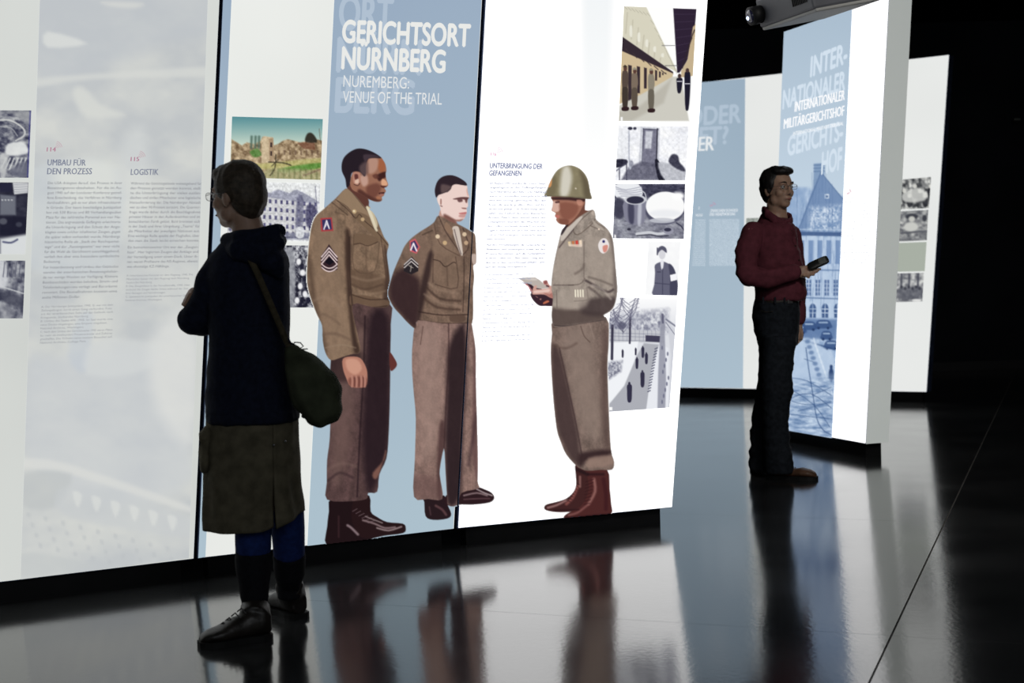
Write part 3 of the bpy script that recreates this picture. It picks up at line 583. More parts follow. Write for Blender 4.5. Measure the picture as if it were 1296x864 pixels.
    for p, w, c, b, o in (([(316, 570), (370, 600), (410, 620), (435, 610)], 2.4, (62, 50, 52), 1.4, .9), ([(330, 555), (380, 570), (430, 590)], 2, (100, 88, 82), 1.6, .8), ([(330, 600), (380, 640), (400, 690)], 2.4, (84, 72, 70), 1.6, .8), ([(345, 590), (390, 610), (425, 650)], 2.2, (190, 178, 168), 1.5, .6), ([(240, 590), (290, 585), (312, 560)], 1.0, (92, 80, 74), .7, .8), ([(270, 540), (300, 520), (308, 500)], 2.6, (110, 97, 90), 1.5, .8), ([(308, 400), (308, 560)], 1.1, (104, 92, 86), .8, .8), ([(262, 590), (175, 590)], 1.2, (88, 76, 72), .8, .8), ([(188, 612), (190, 690)], 1, (100, 88, 82), .7, .8), ([(320, 600), (325, 640), (320, 655), (265, 660)], .9, (120, 108, 100), .6, .8), ([(345, 262), (300, 300), (262, 345), (280, 370), (335, 330), (358, 300)], 1, (92, 78, 70), .6, .85), ([(262, 345), (200, 425)], 1.4, (70, 56, 58), .8, .85), ([(335, 330), (390, 352)], .9, (96, 82, 76), .6, .8), ([(330, 322), (350, 312), (400, 340)], .9, (110, 96, 88), .6, .8), ([(170, 765), (240, 768), (400, 742)], 1.2, (48, 36, 38), .8, .8)):
        a.line(J(p), w, c, b, o, clip=m)
    a.poly(J([(215, 345), (240, 335), (290, 292), (300, 296), (262, 342), (215, 395), (205, 385)]), (206, 196, 186), .8, .85); a.poly(J([(222, 335), (240, 325), (225, 352), (210, 372), (208, 360)]), (40, 30, 38), .7, .9)
    for k in range(4): a.poly(J([(238 + k * 16, 400 - k * 2), (250 + k * 16, 398 - k * 2), (252 + k * 16, 420), (240 + k * 16, 418)]), [(222, 200, 160), (190, 120, 80), (200, 70, 60), (236, 214, 190)][k], .5, smooth=False)
    a.poly(J([(240, 410), (300, 412), (298, 424), (242, 420)]), (224, 206, 190), .5, .8, smooth=False)
    for k in range(4): a.line(J([(270 + k * 11, 612), (271 + k * 11, 640)]), 1.6, (244, 236, 214), .5, smooth=False)
    a.poly(J([(378, 395), (392, 385), (408, 390), (418, 415), (410, 440), (392, 452), (376, 440), (370, 415)]), (234, 226, 224), .6); a.poly(J([(390, 420), (412, 415), (408, 440), (394, 446)]), (206, 120, 104), .8, .8); a.ell(764, 305.5, 1.8, 1.8, (52, 50, 110), .6)
    a.poly(J([(345, 312), (352, 308), (372, 330), (395, 345), (390, 352), (365, 340)]), (176, 164, 152), .7, .8); a.ell(758, 290, 1.2, 1.2, (226, 206, 190), .5)

# blue fields printed on the middle panel, uneven backlight put into their gradient
def blue_field(panel, q, name='blue_band', step=6, lo=(153, 172, 193), hi=(172, 192, 204), seed=2):
    a = Art(q, step, (0, 0, 0), True); f = np.clip((a.Y + 20) / 660, 0, 1) + (fbm(a.X / 120, a.Y / 120, seed, 2) - .5) * .15
    a.tone(f, lo, hi)
    return a
blue_field(PB, [(430.5, -150), (617.6, -150), (573.6, 668.5), (389, 690.6)], step=5).build('blue_band', PB)
blue_field(PB, [(289, -150), (300, -150), (260, 704.5), (251, 706)], step=5).build('blue_band', PB)

def blue_at(a): 
    f = np.clip((a.Y + 20) / 660, 0, 1)[..., None]  # same backlight gradient as the blue band, put into the colour
    a.rgb = np.array((153, 172, 193.)) * (1 - f) + np.array((172, 192, 204.)) * f
a = Art([(384, 184), (517, 184), (517, 692), (384, 692)], .85); blue_at(a)
wm = a.mask([(300, 180), (415.5, 180), (390, 692), (300, 692)], smooth=False); a.tone(wm, (0, 0, 0), (228, 230, 226), wm)
soldier_one(a); a.a *= a.mask([(380, 180), (520, 180), (520, 675.3), (380, 691.3)], .3, False)
a.build('printed_soldier', PB, off=.0035, label='printed tall soldier in profile with sergeant chevrons, leftmost of the three')
a = Art([(488, 216), (601.5, 216), (577.2, 662), (488, 662)], .85); blue_at(a); soldier_two(a)
a.build('printed_soldier', PB, off=.0044, label='printed second soldier with hands behind his back, cut by the dark seam')
a = Art([(599.8, 270), (640, 270), (640, 660), (579.6, 660)], .85, (255, 255, 255)); soldier_two(a)
a.build('printed_soldier', PC, off=.0035, label='printed right edge of the second soldier beyond the seam')
a = Art([(652, 204), (784, 204), (784, 660), (652, 660)], .85, (255, 255, 255)); soldier_three(a); a.a *= a.mask([(640, 180), (800, 180), (800, 646.5), (640, 661.5)], .3, False)
a.build('printed_soldier', PC, off=.0035, label='printed helmeted soldier holding papers, facing left')
# ------------------------------------------------------------------ printed photographs and pictures
# faint aerial picture on the left panel
a = Art([(55.5, -150), (268, -150), (239, 706), (26, 733)], 2.5, (207, 210, 210), True)
n = fbm(a.X / 60, a.Y / 40, 5, 4)
a.tone(np.clip((n - .3) * 2.2, 0, 1), (192, 196, 198), (210, 212, 208))
for p, c, b, o in (([(50, -20), (120, -20), (280, -5), (280, 40), (200, 60), (50, 108)], (190, 195, 200), 14, .6), ([(48, 100), (110, 94), (280, 84), (280, 96), (120, 100), (46, 110)], (214, 216, 212), 4, .7),
    ([(92, 118), (104, 110), (128, 132), (158, 146), (110, 148)], (214, 216, 211), 5, .8), ([(60, 40), (110, 55), (60, 60)], (222, 224, 220), 3, .7), ([(130, 2), (180, 4), (170, 10), (140, 8)], (216, 217, 212), 4, .7),
    ([(38, 215), (150, 215), (140, 340), (36, 338)], (200, 207, 212), 6, .45), ([(70, 215), (140, 200), (145, 250), (90, 262)], (226, 228, 220), 14, .6), ([(150, 200), (180, 160), (190, 240), (170, 330)], (222, 225, 222), 12, .4),
    ([(36, 460), (70, 452), (190, 440), (200, 500), (246, 600), (150, 640), (34, 584)], (201, 205, 208), 12, .6), ([(190, 430), (246, 400), (246, 560), (200, 520)], (222, 223, 220), 14, .7),
    ([(32, 580), (90, 588), (240, 640), (240, 648), (90, 600), (32, 592)], (218, 219, 215), 4, .7), ([(30, 600), (90, 600), (70, 640), (28, 640)], (190, 194, 194), 5, .7), ([(95, 612), (240, 655), (240, 680), (80, 652)], (198, 202, 204), 5, .6),
    ([(26, 700), (80, 705), (120, 716), (60, 728), (26, 728)], (194, 198, 198), 4, .7), ([(86, 450), (100, 400), (118, 400), (108, 470)], (190, 198, 208), 5, .5), ([(120, 430), (200, 436), (180, 470), (110, 474)], (214, 217, 216), 5, .5)):
    a.poly(p, c, b, o)
random.seed(4)
for r in range(4):
    for k in range(9):
        x = 34 + k * 22 + r * 5; y = 648 + k * 5.4 + r * 13
        a.poly([(x, y), (x + 4, y + 1), (x + 4, y + 6), (x, y + 5)], (186, 190, 192), 1.5, .55)
for k in range(6): a.poly([(92 + k * 24, 622 + k * 6), (104 + k * 24, 626 + k * 6), (98 + k * 24, 642 + k * 6)], (220, 222, 218), 2, .6)
a.build('faint_aerial_picture', PA, off=.001, label='faint pale aerial photograph behind the text')

GREY = ((26, 26, 44), (232, 234, 230))
def photo(panel, q, seed, fn, name='photograph', label=None, step=1.0, bg=(200, 200, 198), off=.003):
    a = Art(q, step, bg, True); fn(a, seed); return a.build(name, panel, off=off, label=label)

def ph_aerial(a, s):
    n = fbm(a.X / 7, a.Y / 5, s, 4); a.tone((n - .25) * 1.7, (52, 54, 76), (190, 192, 192))
    a.line([(0, 152), (12, 152), (24, 158), (31, 165), (30, 172), (20, 178)], 2, (205, 206, 204), .8); a.line([(0, 160), (14, 162), (22, 172)], 1, (176, 178, 180), .7)
    a.poly([(10, 182), (30, 180), (36, 192), (28, 196), (8, 196)], (228, 230, 228), 2, .9); a.poly([(0, 140), (40, 140), (39, 156), (20, 146)], (150, 152, 156), 3, .7)
    for k in range(6): a.line([(8 + k * 5, 200), (2 + k * 5, 212 + k)], 1.4, (222, 224, 222), .7)
    a.poly([(0, 196), (10, 198), (6, 224), (0, 224)], (196, 198, 198), 2, .8); a.poly([(14, 214), (34, 204), (36, 222), (20, 224)], (100, 102, 118), 2, .8)
    a.line([(38.4, 140), (35, 225)], 1.6, (52, 52, 130), .7, .7, smooth=False)
def ph_room(a, s):
    n = fbm(a.X / 9, a.Y / 6, s, 3); a.tone(n * .35 + .05, (20, 20, 38), (120, 122, 130))
    a.poly([(0, 231), (14, 231), (14, 243), (0, 243)], (34, 34, 56), 1, .9, smooth=False); a.poly([(16, 231), (36, 231), (35, 244), (18, 246)], (222, 224, 224), 1, .9, smooth=False)
    for k in range(4): a.line([(17, 234 + k * 3), (35, 233 + k * 3)], .7, (150, 152, 160), .5)
    a.poly([(0, 246), (20, 248), (20, 272), (0, 272)], (122, 126, 136), 2, .8, smooth=False); a.poly([(0, 274), (34, 274), (33, 298), (0, 298)], (24, 24, 42), 2, .8, smooth=False)
    for k in range(4): a.ell(3 + k * 4, 253, 1.2, .9, (190, 192, 196), .6)
    a.ell(4, 280, 5, 4, (80, 82, 94), 1.5); a.ell(24, 284, 4, 3, (60, 62, 76), 1.5)
    a.poly([(0, 302), (36, 296), (36, 325), (0, 325)], (214, 217, 218), 3, 1, smooth=False); a.line([(4, 306), (14, 307), (22, 303)], 2, (60, 64, 100), 1)
def ph_ruin_grey(a, s):
    n = fbm(a.X / 6, a.Y / 6, s, 4); a.tone((n - .2) * 1.4, (44, 46, 66), (196, 198, 200)); a.poly([(-5, 330), (8, 334), (9, 362), (-5, 362)], (224, 226, 228), 3, .8)
    for k in range(5): a.line([(6 + k * 5, 332), (4 + k * 5, 350)], 1, (80, 82, 100), .7)
    a.poly([(0, 368), (30, 376), (30, 390), (0, 380)], (60, 62, 78), 3, .7); a.poly([(0, 384), (18, 392), (14, 403), (0, 403)], (156, 158, 164), 3, .6); a.line([(0, 362), (32, 372)], 1.4, (200, 202, 204), .8)
photo(PA, [(-60, 139.5), (39.6, 139.7), (36, 224.8), (-60, 224.8)], 3, ph_aerial, label='grey aerial photograph, uppermost of the left column')
photo(PA, [(-60, 230.6), (36, 230.8), (31.6, 321), (-60, 321)], 9, ph_room, label='dark photograph of an interior')
photo(PA, [(-60, 329.5), (32, 329.7), (29, 402.8), (-60, 402.8)], 14, ph_ruin_grey, label='grey photograph of rubble')

def ph_ruins(a, s):
    f = (a.Y - 147) / 45; a.tone(f, (84, 140, 148), (226, 232, 212))
    g = fbm(a.X / 5, a.Y / 4, s, 4); m = a.mask([(293, 176), (300, 180), (306, 184), (312, 180), (322, 182), (330, 178), (332, 173), (345, 174), (346, 184), (352, 182), (358, 178), (364, 176), (380, 180), (400, 176), (408, 178), (407, 236), (291, 236)], .8, False)
    a.tone((g - .2) * 1.6, (112, 90, 66), (218, 196, 160), m)
    a.poly([(331, 176), (334, 172), (346, 174), (347, 206), (331, 206)], (206, 186, 154), .7, .9, smooth=False); a.poly([(340, 176), (346, 174.5), (347, 206), (341, 206)], (158, 132, 104), .7, .8, smooth=False)
    for y in (180, 191): a.poly([(342, y), (344.5, y), (344.5, y + 6), (342, y + 6)], (60, 46, 44), .5, smooth=False)
    a.poly([(376, 181), (398, 178), (399, 190), (384, 188)], (122, 84, 64), .8, .9, smooth=False); a.poly([(386, 176), (389, 169), (394, 168), (399, 173), (401, 180), (388, 180)], (52, 48, 40), 1.2); a.line([(404, 163), (405.5, 178)], .7, (100, 96, 84), .5)
    for x in (318.5, 323.5, 328): a.line([(x, 173), (x - .5, 187)], 3, (70, 96, 84), 1.2, .8)
    for x0 in range(352, 406, 7): a.poly([(x0, 190), (x0 + 2, 190), (x0 + 2, 196), (x0, 196)], (96, 74, 60), .6, .7, smooth=False)
    a.poly([(290, 205), (330, 207), (408, 200), (408, 214), (330, 214), (290, 213)], (186, 182, 116), 2, .8)
    a.poly([(316, 192), (326, 188), (331, 196), (322, 199)], (86, 130, 64), 1.4, .9); a.poly([(360, 212), (404, 206), (407, 212), (370, 218), (352, 217)], (86, 136, 58), 1.8, .9)
    a.poly([(338, 214), (406, 218), (406, 236), (338, 236)], (168, 166, 122), 3, .8)
    for k in range(9): a.line([(345 + k * 7, 214), (345 + k * 7, 224 + (k % 3) * 2)], 1.6, (110, 116, 78), 1.2, .7)
    a.line([(340, 205), (358, 206), (368, 209)], 1.4, (56, 52, 40), .8); a.line([(349, 196), (348, 212), (342, 222)], 1.2, (60, 54, 42), .7); a.line([(352, 202), (344, 210)], 1, (60, 54, 42), .7); a.line([(384, 222), (396, 218), (406, 214)], 1.6, (128, 108, 88), .9)
    a.mottle(2.2, 2.2, 26, s + 4, m)
photo(PB, [(293.8, 147.4), (408.6, 150.6), (405.6, 227.6), (290.6, 224)], 22, ph_ruins, label='colour photograph of ruined buildings under a teal sky')
def ph_courthouse(a, s):
    a.tone(fbm(a.X / 30, a.Y / 20, s, 2) * .3 + .7, (190, 192, 198), (228, 230, 230))
    a.poly([(286, 232), (342, 247), (400, 256), (400, 302), (286, 302)], (206, 206, 208), .8, smooth=False); a.poly([(340, 246), (352, 240), (366, 244), (376, 240), (398, 252), (402, 258), (342, 250)], (142, 144, 164), 1.2, .8)
    a.poly([(286, 228), (342, 244), (342, 250), (286, 234)], (150, 150, 168), 1, .9, smooth=False)
    for r in range(5):
        for k in range(16):
            x = 290 + k * 7.2; y = 252 + r * 10.2 + (k - 7) * .55
            if r == 4: a.ell(x + 1.5, y + 1, 2, 3, (92, 92, 118), .6, .8)
            else: a.poly([(x, y), (x + 3, y), (x + 3, y + 5), (x, y + 5)], (68, 66, 106), .6, .9, smooth=False)
    a.poly([(376, 250), (384, 252), (382, 296), (374, 296)], (100, 100, 126), 1.4, .75); a.poly([(388, 260), (400, 262), (400, 284), (388, 286)], (66, 64, 96), 1.6, .85); a.line([(399, 236), (403, 285)], .8, (96, 96, 120), .5)
    a.poly([(286, 296), (404, 294), (404, 303), (286, 303)], (120, 122, 142), 1.5, .8, smooth=False); a.line([(286, 300), (404, 300)], .8, (60, 60, 90), .5); a.poly([(375, 288), (384, 288), (384, 300), (375, 300)], (210, 212, 216), .8)
    a.mottle(2, 2, 40, s + 3)
photo(PB, [(290.2, 229.5), (405.4, 232), (402.8, 305.6), (287, 304)], 33, ph_courthouse, label='grey photograph of a large arcaded building')
def ph_crowd(a, s):
    n = fbm(a.X / 4, a.Y / 5, s, 4); a.tone((n - .35) * 2.4, (30, 30, 46), (226, 228, 230)); a.poly([(362, 318), (372, 318), (372, 388), (360, 388)], (150, 152, 158), 2, .8)
    for x, y in ((378, 331), (383, 345), (380, 362), (386, 372), (394, 350), (398, 372), (376, 380)): a.ell(x, y, 3, 4, (236, 236, 238), 1.2); a.ell(x + 4, y + 8, 3, 4, (34, 34, 52), 1.2)
photo(PB, [(287, 310), (402.4, 310.6), (399.8, 389), (284, 389)], 44, ph_crowd, label='grey photograph of a crowd')

def ph_prison(a, s):
    a.tone(fbm(a.X / 20, a.Y / 30, s, 2) * .1 + .95, (240, 240, 236), (255, 255, 253))
    a.poly([(788, 8), (818, 9), (858, 92), (788, 56)], (214, 210, 190), .8, smooth=False)                      # upper left wall
    for k in range(9): a.line([(794 + k * 7, 16 + k * 9.6), (792 + k * 7, 42 + k * 7.2)], 1.2, (176, 170, 150), .8, .6)
    for k in range(5): a.poly([(797 + k * 10, 34 + k * 8.6), (800 + k * 10, 33 + k * 8.6), (800 + k * 10, 46 + k * 6.6), (797 + k * 10, 45 + k * 6.6)], (232, 230, 216), .9)
    for k in range(14): a.line([(790 + k * 4.8, 8 + k * 1.4 + max(0, k - 6) * 8), (794 + k * 4.8, 12 + k * 1.4 + max(0, k - 6) * 9)], .6, (150, 146, 132), .4, .6)
    a.poly([(787, 46), (852, 91), (852, 94), (786, 66)], (48, 36, 46), .8, smooth=False)
    a.poly([(786, 64), (852, 93), (850, 104), (820, 118), (783, 132)], (206, 186, 150), .8, smooth=False)
    for k in range(6): a.line([(792 + k * 9, 62 + k * 5.4), (797 + k * 9, 68 + k * 5)], 1, (60, 48, 50), .6)
    for k, (x, hh) in enumerate(((795, 46), (806, 36), (815, 30), (823, 25), (829, 20), (834, 16), (838, 13), (842, 10))): a.poly([(x, 82 + k * 1.6), (x + 4.6 - k * .45, 83 + k * 1.6), (x + 4.4 - k * .45, 82 + hh), (x, 82 + hh)], (44, 32, 42), .7, .95, smooth=False)
    a.poly([(783, 134), (814, 118), (851, 97), (862, 97), (872, 153), (783, 153)], (204, 202, 192), 1.2, smooth=False); a.poly([(783, 142), (810, 134), (850, 100), (840, 130), (800, 153), (783, 153)], (178, 174, 162), 3, .7, smooth=False)
    a.poly([(852, 10.5), (881.5, 11.5), (877, 62), (868, 80), (860, 92), (857, 92)], (40, 26, 48), .7, smooth=False)
    for k in range(7): a.line([(853 + k * .6, 18 + k * 10), (880 - k * 1.4, 18 + k * 9)], .6, (74, 60, 84), .5, .6)
    a.poly([(877, 34), (881, 30), (877, 96), (862, 98), (862, 90), (870, 76)], (196, 176, 142), .7, smooth=False)
    for k in range(5): a.line([(879 - k * 3.4, 38 + k * 10), (874 - k * 2.6, 50 + k * 9)], 1.4, (44, 32, 40), .7)
    a.line([(838, 57.6), (854, 57.6)], .8, (110, 108, 110), .4); a.line([(842, 83), (858, 83)], .8, (90, 88, 92), .4)
    for x, y, h, c in ((791, 84, 56, (84, 70, 62)), (803, 87, 52, (122, 106, 92)), (824, 88, 54, (140, 132, 116))):
        a.poly([(x - 3, y + 6), (x + 3, y + 6), (x + 4.6, y + 18), (x + 3.5, y + h * .48), (x + 3, y + h * .92), (x - 3, y + h * .92), (x - 3.6, y + h * .48), (x - 4, y + 18)], c, .6); a.ell(x + .4, y + 3, 2.4, 3, (90, 60, 52), .6); a.poly([(x - 2.6, y + 1), (x, y - 2), (x + 3, y + 1)], (60, 48, 40) if x < 800 else (150, 144, 124), .6)
        a.poly([(x - 3.4, y + h * .5), (x + 3.6, y + h * .5), (x + 3, y + h * .9), (x - 2.6, y + h * .9)], tuple(int(v * .7) for v in c), .7, .9); a.poly([(x - 3.6, y + h * .92), (x + 4.6, y + h * .92), (x + 4, y + h), (x - 3.6, y + h)], (44, 24, 28), .6)
    for x, y, h in ((860, 95, 22), (870, 88, 50)):
        a.poly([(x - 3.4, y + 4), (x + 3.4, y + 4), (x + 3.6, y + h * .5), (x + 1.5, y + h), (x - 2.4, y + h), (x - 3.6, y + h * .5)], (22, 20, 40), .7); a.ell(x, y + 1, 2.2, 2.8, (70, 50, 50), .6); a.line([(x - 3, y + h * .36), (x + 3, y + h * .36)], 1, (226, 226, 232), .4)
    a.poly([(785.5, 148), (788, 148), (788, 153), (785.5, 153)], (250, 250, 250), .5, smooth=False)
photo(PC, [(789.6, 7.4), (882, 11), (873.6, 155), (783, 153.4)], 51, ph_prison, label='tall sepia photograph of a prison gallery with guards', step=.8)
def ph_cell(a, s):
    a.tone(fbm(a.X / 12, a.Y / 12, s, 3), (226, 228, 236), (255, 255, 255))
    a.poly([(811, 160), (835, 162), (834, 210), (808, 210)], (206, 208, 216), .8, smooth=False); a.poly([(814.5, 163), (832.5, 164), (830.5, 212), (813, 209)], (120, 120, 138), .8, smooth=False); a.poly([(817, 166), (826, 166), (824, 188), (816, 188)], (208, 210, 218), 1.2, .9, smooth=False); a.line([(832, 163), (830.6, 214)], 1.6, (40, 40, 56), .6); a.line([(814.5, 163), (812.6, 206)], 1, (70, 70, 90), .6); a.line([(814, 163), (833, 164)], 1, (60, 60, 80), .6)
    a.poly([(795, 212), (812, 204), (832, 207), (840, 228), (786, 228)], (92, 92, 110), 2, .9, smooth=False); a.poly([(829, 202), (834, 204), (842, 228), (834, 228), (830, 214)], (28, 28, 44), .8)
    a.poly([(833, 206), (850, 208), (868, 215), (867, 228), (842, 228)], (190, 192, 200), 1.5); a.poly([(846, 204), (851, 195), (858, 197), (860, 205), (866, 212), (866, 217), (854, 212)], (58, 58, 76), 1.4)
    a.poly([(779, 202), (793, 202), (793, 208), (780, 212)], (40, 40, 58), 1); a.line([(780, 216), (793, 206)], 1.2, (70, 70, 90), .7); a.line([(793, 206), (793, 228)], 1.2, (60, 60, 80), .7); a.line([(784, 214), (784, 228)], 1.2, (60, 60, 80), .7)
    a.poly([(795, 168), (797, 168), (797, 200), (800, 210), (796, 212)], (180, 184, 196), 1); a.ell(797.5, 162.5, 3, 2, (40, 40, 60), .8); a.ell(803.5, 162.5, 2.2, 1.8, (60, 60, 80), .8); a.ell(799, 207, 2.6, 4, (150, 152, 166), 1.2)
    a.poly([(779, 165), (794, 164), (794, 198), (779, 200)], (236, 238, 242), 2, .8, smooth=False); a.mottle(2.4, 2.4, 22, s)
photo(PC, [(782.6, 158.8), (872, 159.8), (867.4, 228.2), (778.6, 228.2)], 55, ph_cell, label='grey photograph of a bare cell with door and bed', step=.8)
def ph_dishes(a, s):
    a.tone(fbm(a.X / 9, a.Y / 5, s, 4), (90, 90, 108), (176, 178, 186)); a.poly([(777, 233), (868, 233), (867, 252), (830, 250), (777, 250)], (58, 58, 78), 2, .95, smooth=False); a.mottle(3, 2, 30, s + 2)
    a.poly([(776, 234), (808, 233), (812, 250), (792, 256), (777, 246)], (234, 236, 240), .8)
    for k in range(5): a.line([(778 + k * 2, 236 + k * 3), (792 + k * 3, 240 + k * 2), (812, 236 + k * 3)], .8, (150, 152, 168), .5)
    a.poly([(780, 250), (792, 256), (788, 276), (777, 272)], (44, 44, 64), 2, .8)
    a.poly([(790, 254), (817, 252), (816, 278), (810, 284), (798, 283), (791, 276)], (128, 128, 146), .8); a.poly([(795, 258), (802, 258), (802, 282), (796, 280)], (60, 60, 82), 1.6, .9); a.poly([(808, 256), (812, 256), (811, 282), (807, 283)], (200, 202, 212), 1.6, .8)
    a.ell(804, 252.5, 13.5, 6.5, (206, 208, 214), .7); a.ell(804, 253, 11, 4.8, (44, 44, 64), .8); a.line([(808, 240), (816, 244), (818, 254)], 1.2, (210, 212, 218), .6)
    a.ell(841, 268, 24, 16, (70, 70, 92), 1.5, .9); a.ell(842, 261, 24.5, 18.5, (250, 250, 250), .8, 1); a.ell(842, 270, 20, 5, (226, 228, 234), 3, .6); a.ell(858, 248, 8, 5, (255, 255, 255), 3); a.line([(856, 282), (862, 286), (866, 292)], 1.4, (44, 44, 66), .7)
    a.ell(838, 279, 16, 3.4, (196, 198, 206), 1, .9)
    a.line([(806, 296), (822, 294), (832, 296), (846, 294)], 3.4, (206, 208, 214), .7); a.line([(806, 298), (824, 297), (834, 299), (846, 298)], 1, (36, 36, 54), .6); a.ell(846, 292, 6.5, 4.4, (150, 150, 166), .8); a.ell(845, 290.5, 4.6, 2.4, (50, 50, 70), .8); a.ell(796, 290, 2.4, 1.6, (44, 44, 60), .8)
    a.poly([(777.5, 297), (779.5, 297), (779.5, 301), (777.5, 301)], (250, 250, 250), .5, smooth=False)
photo(PC, [(778.4, 232.6), (867.2, 232.4), (865.6, 302.2), (775.6, 301.6)], 57, ph_dishes, label='grey photograph of a tin mug, plate and spoon', step=.8)
def ph_portrait(a, s):
    a.tone(fbm(a.X / 8, a.Y / 10, s, 2) * .3 + .7, (214, 216, 222), (255, 255, 255))
    a.poly([(829, 335), (838, 331), (845, 333), (852, 338), (856, 350), (857, 374), (827, 374), (828, 360), (829, 345)], (98, 98, 118), .8); a.poly([(846, 334), (852, 338), (857, 355), (856, 374), (848, 374), (848, 350)], (62, 62, 84), 1, .85)
    a.ell(838, 322, 4.2, 6, (214, 214, 220), .7); a.poly([(832, 322), (833, 314), (838, 311), (843, 314), (843.6, 320), (838, 316), (834, 319)], (86, 86, 106), .8); a.line([(832, 314), (832, 322)], 1.6, (70, 70, 92), .7)
    a.poly([(848, 348), (856, 346), (857, 354), (849, 356)], (246, 246, 250), .5, smooth=False); a.poly([(836, 330), (840, 330), (839, 340), (837, 340)], (230, 230, 236), .6); a.line([(838.6, 340), (838.6, 372)], .8, (60, 60, 82), .6); a.line([(829, 358), (850, 360)], 1, (66, 66, 88), .7); a.line([(832, 344), (836, 344)], .9, (50, 50, 70), .5)
photo(PC, [(820.6, 305.6), (861.6, 305.6), (857.4, 373.8), (816.4, 373.2)], 58, ph_portrait, label='grey photograph of a soldier wearing a white armband', step=.8)
def ph_snow(a, s):
    a.tone(np.clip((a.Y - 378) / 40, 0, 1), (252, 252, 253), (222, 224, 230)); ms = a.mask([(768, 398), (845, 392), (845, 420), (768, 420)], 5, False)
    a.tone((fbm(a.X / 3, a.Y / 4, s, 3) - .2) * 1.5, (120, 122, 142), (230, 232, 236), ms)
    a.poly([(768, 416), (840, 419), (840, 434), (768, 432)], (196, 198, 204), .8, smooth=False)
    for k in range(11): a.line([(778 + k * 5.2, 418), (778 + k * 5.2, 431)], .6, (150, 152, 166), .4)
    for y in (421, 425, 430): a.line([(768, y), (840, y + 2)], .6, (120, 122, 142), .4, .8)
    a.poly([(817, 424), (836, 425), (835, 433), (817, 432)], (64, 62, 84), .6, smooth=False)
    a.poly([(768, 434), (808, 432), (800, 470), (785, 500), (768, 512)], (240, 242, 246), 1, smooth=False)
    a.poly([(815, 434), (836, 436), (826, 470), (818, 519), (768, 521), (768, 515), (790, 488), (806, 450)], (172, 174, 182), 1.2, smooth=False)
    mm = a.mask([(768, 458), (788, 456), (786, 470), (768, 482)], 2, False); a.tone((fbm(a.X / 2, a.Y / 2, s + 3, 2) - .2) * 1.6, (110, 112, 132), (210, 212, 218), mm)
    a.poly([(834, 436), (846, 440), (846, 518), (818, 518), (824, 470)], (232, 234, 240), 1, smooth=False); a.poly([(836, 400), (841, 408), (843, 480), (842, 518), (832, 518), (833, 470), (835, 430)], (150, 152, 166), 1.2, .9, smooth=False)
    a.poly([(841, 402), (858, 420), (856, 440), (848, 520), (846, 520), (849, 450), (846, 420)], (206, 208, 216), 1.2, .9, smooth=False); a.line([(843, 404), (857, 414)], 2, (120, 122, 140), .8); a.line([(843, 408), (856, 426)], .8, (110, 112, 132), .5)
    for k in range(16): a.line([(832 - k * .6, 440 + k * 3.6), (829 - k * .6, 441.5 + k * 3.6)], 1.3, (80, 82, 104), .5)
    for k in range(10): a.ell(838 + (k * 7 % 9), 440 + k * 7.6, 1, 2.6, (110, 112, 134), .8)
    def tree(x, y0, y1, w_): 
        a.line([(x, y0), (x + .6, y1 + 20)], w_, (58, 56, 76), .6)
        for k in range(9):
            sgn = -1 if k % 2 else 1; yy = y1 + 22 - k * 2.6
            a.line([(x, yy), (x + sgn * (6 + k * .5), yy - 8), (x + sgn * (9 + k * .9), yy - 16 - k)], .8, (96, 96, 118), .5, .85)
            a.line([(x + sgn * 6, yy - 8), (x + sgn * 12, yy - 10)], .5, (120, 120, 140), .4, .8)
    tree(797, 434, 382, 2.4); tree(774.5, 454, 392, 3.4); tree(788, 418, 400, 1)
    a.ell(787, 412, 5, 5, (86, 86, 108), 1.6, .8)
    for x, y, h in ((796.5, 484, 24), (813, 469, 20), (806, 452, 14), (813.5, 438, 14), (804.5, 440, 9), (818, 446, 14), (788, 442, 10)):
        a.poly([(x - h * .11, y + h * .12), (x + h * .12, y + h * .12), (x + h * .14, y + h * .5), (x + h * .1, y + h), (x - h * .09, y + h), (x - h * .12, y + h * .5)], (50, 48, 70), .5); a.ell(x, y + h * .04, h * .06, h * .08, (50, 48, 70), .4)
    a.line([(838.4, 398), (839, 408)], 2.6, (96, 96, 118), .8); a.poly([(771, 515), (775, 515), (775, 519), (771, 519)], (250, 250, 250), .5, smooth=False)
photo(PC, [(772.5, 376), (857.6, 378), (847.4, 515.6), (765.5, 521.4)], 61, ph_snow, label='grey photograph of a snowy yard with bare trees and walkers', step=.8)
# pale band at the panel's top, faint typed page beside the portrait
a = Art([(731, -150), (786, -150), (768, 200), (738, 200)], 6, (255, 255, 255), True); a.tone(np.clip((200 - a.Y) / 260, 0, 1) * np.clip(np.minimum(a.U, 1 - a.U) * 6, 0, 1), (255, 255, 255), (238, 242, 244)); a.build('pale_band', PC, off=.001)
text(PC, [('Liste der Gefangenen' if k % 2 else 'Zelle und Name', 784, 312 + k * 4.6, 805 + (k * 5) % 9, 312 + k * 4.6, 1.8) for k in range(13)], (226, 228, 236), name='typed_page')

